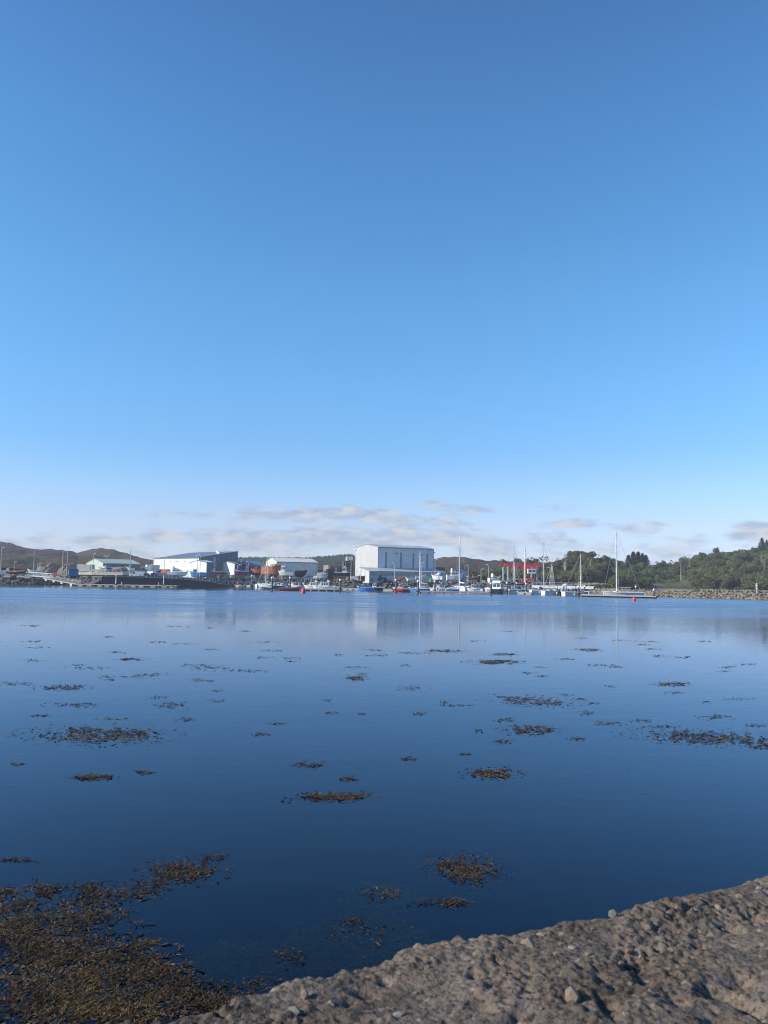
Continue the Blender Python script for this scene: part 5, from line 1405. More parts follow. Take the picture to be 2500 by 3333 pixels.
# ---------------------------------------------------------------- red boat hoist
HY = 300; hz = 2.5
bh = place('boat_hoist', 'red boat hoist straddling the yard with grey legs and a white cab', 'boat hoist', 1703, HY, hz, 3)
hw = (GX(1764, HY, 8) - GX(1641, HY, 8)) / 2; ht_ = ZT(1700, 1834.5, HY) - hz
for y in (0, 8.5):
    MB().box(-hw, hw, y - .35, y + .35, ht_ - .95, ht_).build('top_beam', redc, bh)
    for x in (-hw + 1.3, hw - 2.0):
        MB().tbox((x - .24, x + .24, y - .3, y + .3, 1.0), (x - .24, x + .24, y - .3, y + .3, ht_ - .953)).build('leg', lgrey, bh)
        for dx in (-.75, .75):
            wh = MB().tube((x + dx, y - .3, .6), (x + dx, y + .3, .6), .6, n=14).build('wheel', dark, bh)
        MB().box(x - 1.3, x + 1.3, y - .36, y + .36, .75, 1.3).build('bogie', grey, bh)
    MB().box(-hw + 2.8, hw - 3.4, y - .15, y + .15, 1.75, 2.0).build('side_beam', lgrey, bh)
    for k, x in enumerate((-hw + 3.9, -hw + 7.4, -hw + 9.0, hw - 3.0) if y == 0 else (-hw + 5.2, hw - 4.0)):
        MB().tbox((x - .5, x + .5, y - .45, y + .45, ht_ - 2.4), (x - .6, x + .6, y - .4, y + .4, ht_ - .96)).build('sling_trolley', redc, bh)
MB().box(hw - .75, hw - .05, .36, 8.14, ht_ - .95, ht_ - .05).build('cross_beam', redc, bh)
MB().box(-hw + 8.9, -hw + 11.9, -1.5, -.36, 4.1, 5.9).build('cab', white, bh)
for x in (-hw + 9.2, -hw + 10.6): MB().box(x, x + 1.0, -1.54, -1.503, 4.7, 5.5).build('window', glass, bh)
MB().box(-hw + 8.8, -hw + 11.6, -.6, .6, 1.1, 2.3).build('engine_house', redc, bh)
MB().tube((-hw + 7.2, -.6, 1.3), (-hw + 7.2, .6, 1.3), .75, n=14).build('hydraulic_drum', redc, bh)


# ---------------------------------------------------------------- yard clutter
def drum(px, Y, z, m, label):
    rt = place('oil_drum', label, 'drum', px, Y, z, 0, 'drums on the boatyard')
    MB().lathe([(.3, 0), (.31, .02), (.29, .3), (.31, .32), (.29, .34), (.29, .6), (.31, .62), (.29, .64), (.31, .88), (.3, .9)], 12).build('barrel', m, rt)
    MB().lathe([(.27, .903), (.27, .93), (.05, .935)], 12).build('lid', grey, rt)


def stack(px, Y, z, n, w, h, m, label, name, cat, yaw=0):
    rt = place(name, label, cat, px, Y, z, yaw, 'stacks on the boatyard')
    for k in range(n):
        if cat == 'pallets':
            q = MB()
            for y in (-w / 2, -w * .17, w * .17, w / 2 - .1): q.box(-w / 2, w / 2, y, y + .12, k * h + .1, k * h + h - .02)
            for x in (-w / 2, -.06, w / 2 - .12): q.box(x, x + .12, -w / 2 + .002, w / 2 - .002, k * h, k * h + .098)
            q.build('pallet', m, rt)
        else:
            MB().tbox((-w / 2, w / 2, -w * .35, w * .35, k * h), (-w * .54, w * .54, -w * .39, w * .39, k * h + h - .03)).build('fish_box', m, rt)


drum(1016, 323.5, 3.1, blue, 'blue drum left of the white shrink-wrapped boat'); drum(948, 323, 3.1, redc, 'red drum under the grey fishing vessel'); drum(1211, 314, 2.9, green, 'green drum in front of the lean-to corner'); drum(1452, 309, 2.65, blue, 'blue drum left of the big white motor yacht')
stack(1000, 324, 3.1, 6, 1.3, .16, teak, 'stack of grey pallets behind the blue car', 'pallet_stack', 'pallets', 10); stack(862, 324, 3.1, 7, 1.3, .16, teak, 'stack of pallets below the orange hulls', 'pallet_stack', 'pallets', -15); stack(1265, 312.5, 2.8, 5, 1.2, .16, teak, 'stack of pallets right of the tractor', 'pallet_stack', 'pallets', 20)
stack(826, 325, 3.1, 5, 1.0, .3, white, 'stack of white fish boxes beside the teal car', 'fish_box_stack', 'boxes', 5); stack(1338, 312, 2.7, 4, 1.0, .3, lblue, 'stack of blue fish boxes left of the white sports boat', 'fish_box_stack', 'boxes', 15); stack(914, 323.5, 3.1, 5, 1.0, .3, orange, 'stack of orange fish boxes left of the grey fishing vessel', 'fish_box_stack', 'boxes', -8); stack(1130, 321, 3.1, 4, 1.0, .3, lgrey, 'stack of grey fish boxes under the navy workboat stern', 'fish_box_stack', 'boxes', 0)
stack(760, 322, 3.15, 5, 1.0, .3, yellow, 'stack of yellow fish boxes left of the navy trawler', 'fish_box_stack', 'boxes', 12); stack(1575, 303, 2.6, 4, 1.0, .3, white, 'stack of white fish boxes right of the wooden boat', 'fish_box_stack', 'boxes', 6)


# ---------------------------------------------------------------- trees
def crown_mesh(seed, lobes, leaf, n, flat=1.0):
    r = random.Random(seed); vs_, fs_ = [], []
    wts = [l[3] ** 2 for l in lobes]; tot = sum(wts)
    for (cx, cy, cz, rad), w in zip(lobes, wts):
        for k in range(int(n * w / tot)):
            d = Vector((r.gauss(0, 1), r.gauss(0, 1), r.gauss(0, 1))).normalized()
            q = rad * (.55 + .5 * r.random() ** .5) * (1 + .22 * noise.noise(d * 2.3 + Vector((seed, cx, cz))))
            p = Vector((cx, cy, cz)) + Vector((d.x * q, d.y * q, d.z * q * flat))
            a = (d + Vector((r.gauss(0, .6), r.gauss(0, .6), r.gauss(0, .6) + .3))).normalized(); u = a.orthogonal().normalized(); w_ = a.cross(u)
            th = r.random() * 6.28; u, w_ = u * cos(th) + w_ * sin(th), w_ * cos(th) - u * sin(th)
            s = leaf * (.6 + .8 * r.random())
            o = len(vs_); vs_ += [tuple(p + u * s + w_ * s * .2), tuple(p + w_ * s * .7), tuple(p - u * s), tuple(p - w_ * s * .75)]
            fs_.append((o, o + 1, o + 2, o + 3))
    return vs_, fs_


def mesh_of(name, vf, m):
    me = bpy.data.meshes.new(name); me.from_pydata(vf[0], [], vf[1]); me.update(); me.materials.append(m); return me


def trunk_mesh(seed, h, r0_, branches=4, spread=1.6, lean=0, m=barkm):
    r = random.Random(seed); b = MB(); p = Vector((0, 0, -.6)); prev = p
    for k in range(4):
        q = Vector((lean * (k + 1) / 4 + r.gauss(0, .06) * h * .2, r.gauss(0, .04) * h * .2, h * (k + 1) / 4))
        b.tube(prev, q, r0_ * (1 - k * .2), r0_ * (.8 - k * .2), 6); prev = q
        if k >= 1:
            for _ in range(branches // 2):
                a = r.random() * 6.28; b.tube(q, q + Vector((cos(a) * spread * (.6 + .5 * r.random()), sin(a) * spread, h * .22)), r0_ * .35, r0_ * .12, 5)
    me = bpy.data.meshes.new('trunk'); me.from_pydata(b.v, [], b.f); me.update(); me.materials.append(m); return me


BROAD = []
for s_ in range(6):
    r = random.Random(40 + s_)
    lob = [(0, 0, 3.2, 1.9)] + [(r.uniform(-1.7, 1.7), r.uniform(-1.7, 1.7), 2.0 + 2.4 * r.random(), .9 + .7 * r.random()) for _ in range(7)]
    BROAD.append((mesh_of('crown', crown_mesh(s_, lob, .30, 1500), leafA if s_ % 2 == 0 else leafB), trunk_mesh(s_, 2.8, .22)))
CON = []
for s_ in range(3):
    r = random.Random(70 + s_); vs_, fs_ = [], []
    H = 10.0
    for k in range(1100):
        t = r.random() ** 1.25; z = .8 + t * (H - .8); R_ = (1 - t) * 2.3 * (.85 + .16 * sin(z * 4.2 + s_)) + .12
        a = r.random() * 6.28; q = R_ * (.35 + .65 * r.random()); c = Vector((q * cos(a), q * sin(a), z - q * .28))
        o_ = Vector((cos(a), sin(a), -.35)) * (.5 + .35 * (1 - t)); sd_ = Vector((-sin(a), cos(a), .1 * r.gauss(0, 1))) * (.22 + .1 * r.random())
        o = len(vs_); vs_ += [tuple(c + o_ * .6), tuple(c + sd_), tuple(c - o_ * .5), tuple(c - sd_)]; fs_.append((o, o + 1, o + 2, o + 3))
    CON.append((mesh_of('crown', (vs_, fs_), leafC), trunk_mesh(70 + s_, 8.8, .2, 2, .6)))
PINE = []
for s_ in range(3):
    r = random.Random(90 + s_)
    lob = [(.9 + r.uniform(-.8, .8), r.uniform(-.5, .5), 3.5, .8), (-.3, 0, 2.5, .6), (1.9, .2, 3.1, .6), (.7, 0, 1.8, .5), (2.4, 0, 2.3, .45)]
    PINE.append((mesh_of('crown', crown_mesh(90 + s_, lob, .17, 260, .4), leafC), trunk_mesh(90 + s_, 3.3, .13, 4, .9, 1.0)))
SNAG = [trunk_mesh(110 + k, 3.4 + k * .4, .2, 6, 1.1, .3 * (k - 1), palem) for k in range(3)]
bush_vf = [crown_mesh(200 + k, [(0, 0, .5, .8), (.6, .2, .4, .6), (-.5, -.3, .45, .6)], .2, 70, .7) for k in range(5)]


def hill_at(px, t):
    ys, yr = interp(SHORE, px), interp(RIDGE, px); Y = ys + (yr - ys) * t
    top = ZT(px, interp(R_PROF, px), yr) - .6
    e = t * (1 - .35 * (1 - t) * t * 2); z = -.4 + (top + .4) * e
    X = GX(px, Y, z)
    nz = noise.fractal(Vector((X * .05, Y * .05, 1.7)), 1.0, 2.0, 5)
    return Vector((X, Y, z + nz * 1.6 * min(1, t * 4) * (1 - t ** 6) - .1))


def tree(name, label, group, loc, crown, trunk, sc, rz, cat='tree'):
    rt = thing(name, label, cat, loc, rz, group); rt.scale = (sc[0], sc[0], sc[1])
    t = bpy.data.objects.new('trunk', trunk); COL.objects.link(t); t.parent = rt
    if crown: c = bpy.data.objects.new('crown', crown); COL.objects.link(c); c.parent = rt
    return rt


r = random.Random(5)
# leafy trees on the slopes, jittered so that they clump and leave gaps
spots = []
tries = 0
while len(spots) < 270 and tries < 9000:
    tries += 1
    px = r.uniform(1640, 2640); t = r.random() ** 1.1 * .99 + .01
    if 2110 < px < 2265 and t < .38: continue
    if 1640 < px < 1800 and t < .25: continue
    if 1880 < px < 1990 and t < .2: continue
    d = .35 + .8 * noise.noise(Vector((px * .013, t * 5.0, 3)))
    if r.random() > .55 + d: continue
    p = hill_at(px, t)
    if any((p.x - q[0].x) ** 2 + (p.y - q[0].y) ** 2 < 9 for q in spots): continue
    spots.append((p, px, t))
for p, px, t in spots:
    k = r.randrange(6)
    olive = k % 2 == 1
    where = 'right' if px > 2130 else 'middle'
    s = r.uniform(.8, 1.35) * (.75 if t > .9 else 1.0)
    tree('leafy_tree', ('olive brown' if olive else 'green') + (' leafy tree in the wood on the long slope at the right' if px > 2130 else ' leafy tree in the wood behind the moored yachts'),
         ('olive' if olive else 'green') + (' trees on the right slope' if px > 2130 else ' trees behind the yachts'), p, BROAD[k][0], BROAD[k][1], (s, s * r.uniform(.8, 1.05)), r.random() * 6.28)
# spruces on the skyline
for px, yt, t, lb in ((2046, 1806, .93, 'leftmost spruce of the tall dark clump on the skyline'), (2062, 1795, .97, 'second spruce of the tall dark clump, with a bare pointed top'), (2078, 1795, .95, 'third spruce of the tall dark clump on the skyline'),
                      (2092, 1801, .97, 'fourth spruce of the tall dark clump on the skyline'), (2103, 1806, .93, 'rightmost spruce of the tall dark clump on the skyline'), (2481, 1750, 1.0, 'dark conifer on the hilltop nearest the right edge'), (2496, 1757, .98, 'dark conifer cut by the right edge of the view'), (2336, 1781, 1.0, 'small rounded conifer on the crest of the right slope')):
    p = hill_at(px, t); H = ZT(px, yt, p.y) - p.z; k = r.randrange(3)
    tree('spruce_tree', lb, 'spruces on the skyline', p, CON[k][0], CON[k][1], (H / 10 * (2.5 if H > 6 else 2.4), H / 10), r.random() * 6.28)
# wind-bent pines on the skyline
for i, (px, yt, t, lb) in enumerate(((1722, 1815, .95, 'bare wind-bent pine above the middle of the boat hoist'), (1729, 1812, 1.0, 'dark bushy pine on the skyline above the boat hoist'), (1753, 1812, 1.0, 'flat-topped pine right of the boat hoist mast'), (1764, 1808, .97, 'tall thin pine behind the slim dark mast'),
                                     (1783, 1809, 1.0, 'layered flat pine right of the slim dark mast'), (1812, 1815, 1.0, 'small thin pine on the rising skyline'), (1838, 1804, 1.0, 'thin bare tree left of the rounded hilltop'), (1862, 1800, 1.0, 'thin bare tree on the rounded hilltop'), (1881, 1807, 1.0, 'leaning pine bush on the rounded hilltop'),
                                     (1948, 1804, 1.0, 'leaning pine at the right end of the rounded hilltop'), (1997, 1822, 1.0, 'bushy small pine left of the largest mast'), (2019, 1826, 1.0, 'small pine right of the largest mast'), (2140, 1826, 1.0, 'small flat pine in the dip right of the spruces'), (2156, 1822, 1.0, 'dark flat pine in the dip right of the spruces'), (2226, 1809, 1.0, 'lone little pine on the bare shoulder of the slope'), (2182, 1822, .98, 'broken leaning pine on the shoulder of the slope'))):
    p = hill_at(px, t); H = max(2.2, ZT(px, yt, p.y) - p.z); k = i % 3
    tree('bent_pine', lb, 'wind-bent pines on the skyline', p, PINE[k][0], PINE[k][1], (H / 5.6, H / 4.1), 0 if i % 4 else pi)
for i, (px, t, lb) in enumerate(((1836, .45, 'pale forked dead tree left of the middle mast'), (1842, .6, 'pale dead trunk above the forked dead tree'), (1925, .55, 'pale bare trunk below the rounded hilltop'), (1950, .5, 'pale spreading dead tree right of the middle mast'), (2217, .42, 'tall pale dead trunk above the beach'),
                                 (2480, .5, 'pale bare birch near the right edge'), (2488, .48, 'pale forked birch at the right edge'), (2425, .72, 'slim pale trunk high on the right slope'), (2246, .75, 'short pale trunk on the shoulder of the slope'), (2384, .25, 'pale thin trunk low on the right slope'))):
    p = hill_at(px, t); p.z += .8
    tree('dead_tree', lb, 'pale dead trees on the slopes', p, None, SNAG[i % 3], (1.1 if i % 2 else 1.5, 1.5 if i != 4 else 2.2), r.random() * 6.28)
# scrub over the slopes, one mass
vs_, fs_ = [], []
for k in range(4200):
    px = r.uniform(1640, 2700); t = r.random() * 1.0
    if 2110 < px < 2265 and t < .3: continue
    if noise.noise(Vector((px * .02, t * 7, 9))) < -.25: continue
    p = hill_at(px, t); s = r.uniform(.7, 1.7); o = len(vs_); v_, f_ = bush_vf[r.randrange(5)]
    vs_ += [(p.x + a * s, p.y + b * s, p.z + c * s) for a, b, c in v_]; fs_ += [tuple(i + o for i in f) for f in f_]
stuff(raw('scrub', vs_, fs_, leafD))
# scrub at the foot of the heather hill, behind the yard
vs_, fs_ = [], []
for k in range(500):
    px = r.uniform(1400, 1760); Y = r.uniform(372, 470); zz = 3 + (Y - 372) * .035; s = r.uniform(.8, 2.3)
    o = len(vs_); v_, f_ = bush_vf[r.randrange(5)]; x = GX(px, Y, zz)
    vs_ += [(x + a * s, Y + b * s, zz + c * s * 1.3) for a, b, c in v_]; fs_ += [tuple(i + o for i in f) for f in f_]
for k in range(220):
    px = r.uniform(420, 560); Y = r.uniform(350, 420); zz = 5.5 + (Y - 350) * .03; s = r.uniform(.6, 1.5)
    o = len(vs_); v_, f_ = bush_vf[r.randrange(5)]; x = GX(px, Y, zz)
    vs_ += [(x + a * s, Y + b * s, zz + c * s) for a, b, c in v_]; fs_ += [tuple(i + o for i in f) for f in f_]
stuff(raw('undergrowth', vs_, fs_, leafD))
# leafy trees behind the yard
for i in range(34):
    px = r.uniform(1520, 1800); Y = r.uniform(350, 420)
    s = r.uniform(.7, 1.15); k = r.randrange(6)
    tree('leafy_tree', 'leafy tree in the belt of trees directly behind the boat hoist', 'trees behind the boat hoist', (GX(px, Y, 4), Y, 2.4 + (Y - 350) * .03), BROAD[k][0], BROAD[k][1], (s, s), r.random() * 6.28)
# far conifer wood on the ridge, one mass
vs_, fs_ = [], []
for k in range(4200):
    px = r.uniform(690, 1240); t = .45 + .55 * r.random() ** .6
    Y = 520 + 480 * t; zz = 5 + (ZT(px, interp(C_PROF, px), 1000) - 5) * t * (1 - .35 * (1 - t) * t * 2) - 1
    if px < 1000 and t < .93: continue
    x = GX(px, Y, zz); h = r.uniform(1.8, 3.4); w = h * .42; o = len(vs_)
    a0 = r.random() * 6
    ring = lambda z, q: [(x + q * cos(a0 + 2 * pi * i / 5), Y + q * sin(a0 + 2 * pi * i / 5), zz + z) for i in range(5)]
    vs_ += ring(.2, w) + [(x, Y, zz + h * .62)] + ring(h * .4, w * .7) + [(x, Y, zz + h)]
    fs_ += [(o + i, o + (i + 1) % 5, o + 5) for i in range(5)] + [(o + 6 + i, o + 6 + (i + 1) % 5, o + 11) for i in range(5)]
stuff(raw('conifer_forest', vs_, fs_, leafC))


# ---------------------------------------------------------------- floating seaweed
def weedmat(name, cols, wet=.7):
    m = bpy.data.materials.new(name); m.use_nodes = True
    N = NT(m.node_tree); b = N.n['Principled BSDF']; g = N.node('ShaderNodeNewGeometry')
    nz = N.noise(g.outputs['Position'], .9, 3, .6)
    f = N.m('ADD', N.m('MULTIPLY', g.outputs['Random Per Island'], .55), N.m('MULTIPLY', N.step(nz, .3, .7), .45))
    N.l.new(N.ramp(f, [(i / (len(cols) - 1), c) for i, c in enumerate(cols)]), b.inputs['Base Color'])
    b.inputs['Roughness'].default_value = wet; b.inputs['Specular IOR Level'].default_value = .2
    return m


weed = weedmat('bladder_wrack', [(.016, .011, .008), (.032, .021, .012), (.062, .038, .018), (.11, .07, .026), (.24, .155, .05)])


def frond(vs_, fs_, p, L, r, up=.5, z0=.0, wide=1.0):
    """a little forked blade: stalk and two tips, lying on the water with the tips lifted"""
    a = r.random() * 6.28; d = Vector((cos(a), sin(a), 0)); n = Vector((-sin(a), cos(a), 0)); w = L * (.07 + .05 * r.random()) * wide
    base = Vector(p) + Vector((0, 0, z0)); o = len(vs_)
    m = base + d * L * .5 + Vector((0, 0, L * up * .5 * r.random()))
    sp = .35 + .3 * r.random()
    t1 = m + (d + n * sp) * L * .5 + Vector((0, 0, L * up * r.random())); t2 = m + (d - n * sp) * L * .45 + Vector((0, 0, L * up * r.random()))
    tw = Vector((0, 0, w * .7 * r.uniform(-1, 1)))
    vs_ += [tuple(base - n * w * .6), tuple(base + n * w * .6), tuple(m + n * w + tw), tuple(m - n * w - tw), tuple(t1 + n * w * .7 + tw), tuple(t1 - n * w * .5), tuple(t2 - n * w * .7 - tw), tuple(t2 + n * w * .5)]
    fs_ += [(o, o + 1, o + 2, o + 3), (o + 2, o + 4, o + 5, o + 3), (o + 2, o + 7, o + 6, o + 3)]


def strand(vs_, fs_, p, L, r, z0):
    """a long forking ribbon of wrack trailing in the water"""
    a = r.random() * 6.28; p = Vector((p.x, p.y, z0)); w = r.uniform(.0035, .007) * (1 if z0 > 0 else 1.6)
    for k in range(6):
        a += r.gauss(0, .45); q = p + Vector((cos(a), sin(a), r.gauss(0, .06))) * L / 6
        if z0 > 0: q.z = max(.002, min(.03, q.z))
        n = Vector((-sin(a), cos(a), r.gauss(0, .4))) * w; o = len(vs_)
        vs_ += [tuple(p - n), tuple(p + n), tuple(q + n), tuple(q - n)]; fs_.append((o, o + 1, o + 2, o + 3))
        if r.random() < .7:
            b = a + r.choice((-.7, .7)); t = q + Vector((cos(b), sin(b), .25 if z0 > 0 else .05)) * L / 7; o = len(vs_)
            vs_ += [tuple(q - n), tuple(q + n), tuple(t + n * 1.3), tuple(t - n * 1.3)]; fs_.append((o, o + 1, o + 2, o + 3))
        p = q


def in_noise(x, y, k, th): return noise.fractal(Vector((x * k, y * k, 2.2)), 1.0, 2.0, 4) > th


def weed_patch(vs_, fs_, cx, cy, rx, ry, n, tilt, r, z0=0.006, up=.3, hole=-.12, lmin=.038, sub=0.0, wide=1.0):
    """ellipse in photograph pixels, dropped on to the water; ragged rim and holes"""
    made = 0; tr = 0
    while made < n and tr < n * 8:
        tr += 1
        a = r.random() * 6.28; q = sqrt(r.random()); loose = r.random() < .12; q = q * 1.45 if loose else q
        dx, dy = q * rx * cos(a), q * ry * sin(a) + q * rx * cos(a) * tilt
        p = hit(cx + dx, cy + dy, 0)
        ux, uy = (dx / rx) * 3.0 * max(1, min(4, rx / 60)), ((dy - dx * tilt) / ry) * 1.5
        rag = noise.fractal(Vector((ux + cx * .37, uy + cy * .21, 2.2)), 1.0, 2.0, 4)
        if not loose and (q > .72 + .95 * rag or rag < hole - .06): continue
        px_m = p.y / F
        L = max(lmin, 3.6 * px_m); up_ = up if p.y < 14 else up * max(.25, 14 / p.y)
        L = L * (.6 + .9 * r.random())
        zz = z0
        if sub and r.random() < sub: zz, L = -.015 - .12 * r.random() ** 1.5, L * 1.3
        far = p.y > 13
        if far: L *= 1.35 * (.7 + .6 * r.random())
        frond(vs_, fs_, (p.x, p.y, 0), L, r, (up_ * .45 if far else up_) if zz > 0 else .05, zz, 1.25 if far else wide); made += 1


r = random.Random(77)
vs_, fs_ = [], []
sc = 1.952
BED = [(700, 430, 420, 62, -.22, 1300), (300, 390, 85, 42, -.1, 320), (560, 380, 70, 32, -.2, 190), (90, 490, 160, 34, -.28, 420), (40, 395, 90, 20, 0, 120), (250, 600, 330, 90, 0, 1300), (90, 650, 170, 80, 0, 700),
       (620, 560, 230, 60, 0, 520), (450, 760, 430, 130, 0, 2000), (250, 760, 300, 120, 0, 1100), (300, 950, 470, 150, 0, 2500), (750, 900, 350, 120, .15, 1500), (980, 850, 130, 50, .3, 330), (900, 1080, 520, 120, 0, 2300), (350, 1130, 420, 130, 0, 2300),
       (1260, 1070, 250, 90, .1, 800), (1150, 940, 130, 60, .2, 260), (1430, 1150, 110, 50, .2, 240), (905, 735, 110, 22, -.18, 110), (820, 1180, 350, 70, 0, 900)]
for cx, cy, rx, ry, tilt, n in BED: weed_patch(vs_, fs_, cx / sc, 2700 + cy / sc, rx / sc, ry / sc, int(n * 1.9), tilt, r, hole=-.28, sub=.66)
for k in range(650):
    cx, cy, rx, ry, tilt, n = r.choice(BED); a, q = r.random() * 6.28, r.random() ** .5
    strand(vs_, fs_, hit((cx + q * rx * 1.1 * cos(a)) / sc, 2700 + (cy + q * ry * 1.1 * sin(a) + q * rx * cos(a) * tilt) / sc, 0), r.uniform(.12, .4), r, r.choice((.004, .004, -.02, -.06)))
o = raw('seaweed_bed', vs_, fs_, weed); stuff(o); o['label'] = 'brown bladder wrack bed spreading over the water at the lower left'
# weed under and at the surface
vs_, fs_ = [], []
sc = 1.659
for cx, cy, rx, ry, n in ((800, 590, 220, 110, 900), (880, 640, 140, 70, 400), (400, 700, 110, 55, 380), (220, 830, 160, 60, 420), (900, 350, 140, 52, 330), (560, 640, 160, 60, 300), (120, 680, 150, 60, 300), (60, 860, 120, 60, 300)):
    weed_patch(vs_, fs_, 700 + cx / sc, 2700 + cy / sc, rx / sc, ry / sc, int(n * 2.2), 0, r, z0=-.05, up=.1, hole=-.2, lmin=.10, wide=2.2)
    for k in range(int(n * .5)):
        a, q = r.random() * 6.28, r.random() ** .5
        strand(vs_, fs_, hit(700 + (cx + q * rx * 1.15 * cos(a)) / sc, 2700 + (cy + q * ry * 1.15 * sin(a)) / sc, 0), r.uniform(.15, .5), r, -.03 - .07 * r.random())
v_sub, f_sub = vs_, fs_; vs_, fs_ = [], []
for cx, cy, rx, ry, n in ((780, 560, 190, 90, 90), (400, 690, 90, 45, 80), (230, 840, 130, 50, 70), (900, 345, 110, 36, 130), (60, 960, 90, 55, 260), (1130, 400, 70, 14, 45), (740, 500, 60, 25, 60)):
    weed_patch(vs_, fs_, 700 + cx / sc, 2700 + cy / sc, rx / sc, ry / sc, n, 0, r, hole=-.1)
o = raw('submerged_seaweed', v_sub, f_sub, weedmat('submerged_wrack', [(.07, .045, .018), (.15, .095, .035), (.26, .165, .06), (.42, .30, .11)], .8)); stuff(o); o['label'] = 'dim brown weed just under the water beside the concrete edge'
st = MB(); v2, f2 = rockmesh(31, 2); p = hit(936, 3110, -.22)
st.add([(a * .2, b * .15, c * .1) for a, b, c in v2], f2)
o = st.build('submerged_stone', mat('pale_green_stone', (.50, .55, .40), .7), None, True); o.location = p; tag(o, 'pale green stone under water among the weed near the concrete edge', 'stone')


o = raw('seaweed_wisps', vs_, fs_, weed); stuff(o); o['label'] = 'thin brown wisps of weed breaking the surface near the concrete edge'


def mat_patch(name, label, cx, cy, rx, ry, n, tilt=0.0):
    vs_, fs_ = [], []; weed_patch(vs_, fs_, cx, cy, rx, ry, int(n * 1.7), tilt, r, hole=-.28, sub=.3 if cy > 2700 else 0)
    c = hit(cx, cy, 0)
    o = raw(name, [(a - c.x, b - c.y, z) for a, b, z in vs_], fs_, weed); o.location = (c.x, c.y, 0)
    tag(o, label, 'seaweed', 'larger floating seaweed mats')


for a in (('large ragged seaweed mat on the left, above the weed bed', 325, 2392, 205, 28, 1300), ('round dark seaweed mat floating alone above the middle of the concrete', 1512, 2832, 112, 44, 1000, .12), ('two-lobed seaweed clump at the tip of the weed bed', 594, 2838, 122, 38, 1000, -.05),
          ('wide seaweed mat cut by the right edge of the view', 2330, 2402, 250, 24, 1300, .05), ('long seaweed mat right of the middle of the bay', 1728, 2282, 135, 16, 700, .06), ('seaweed mat below the long mat, right of the middle', 1720, 2377, 78, 15, 420),
          ('dark oval seaweed mat closest under the largest yacht', 2185, 2227, 62, 7, 240), ('reddish seaweed streak under the tallest thick mast', 1612, 2155, 75, 7, 540), ('thin seaweed streak left of the reddish streak', 1440, 2119, 65, 5, 180), ('short oval seaweed mat right of the reddish streak', 1642, 2130, 45, 5, 120),
          ('golden seaweed mat at the left, right of the frame edge', 205, 2238, 72, 9, 330), ('narrow golden seaweed mat in the left middle distance', 428, 2146, 45, 5, 140), ('oval seaweed clump in the middle distance left of centre', 1160, 2208, 36, 8, 170), ('seaweed mat floating left of the middle mast reflection', 1912, 2116, 40, 5, 130),
          ('low seaweed mat right of centre, near side of the bay', 1602, 2518, 80, 16, 430), ('broken seaweed streak in the near middle of the bay', 1085, 2594, 120, 14, 460, -.03), ('small seaweed clump left of the near middle streak', 305, 2530, 62, 9, 230), ('small seaweed clump low in the middle right of the streak', 1465, 2938, 52, 12, 190)):
    mat_patch('seaweed_mat', *a)
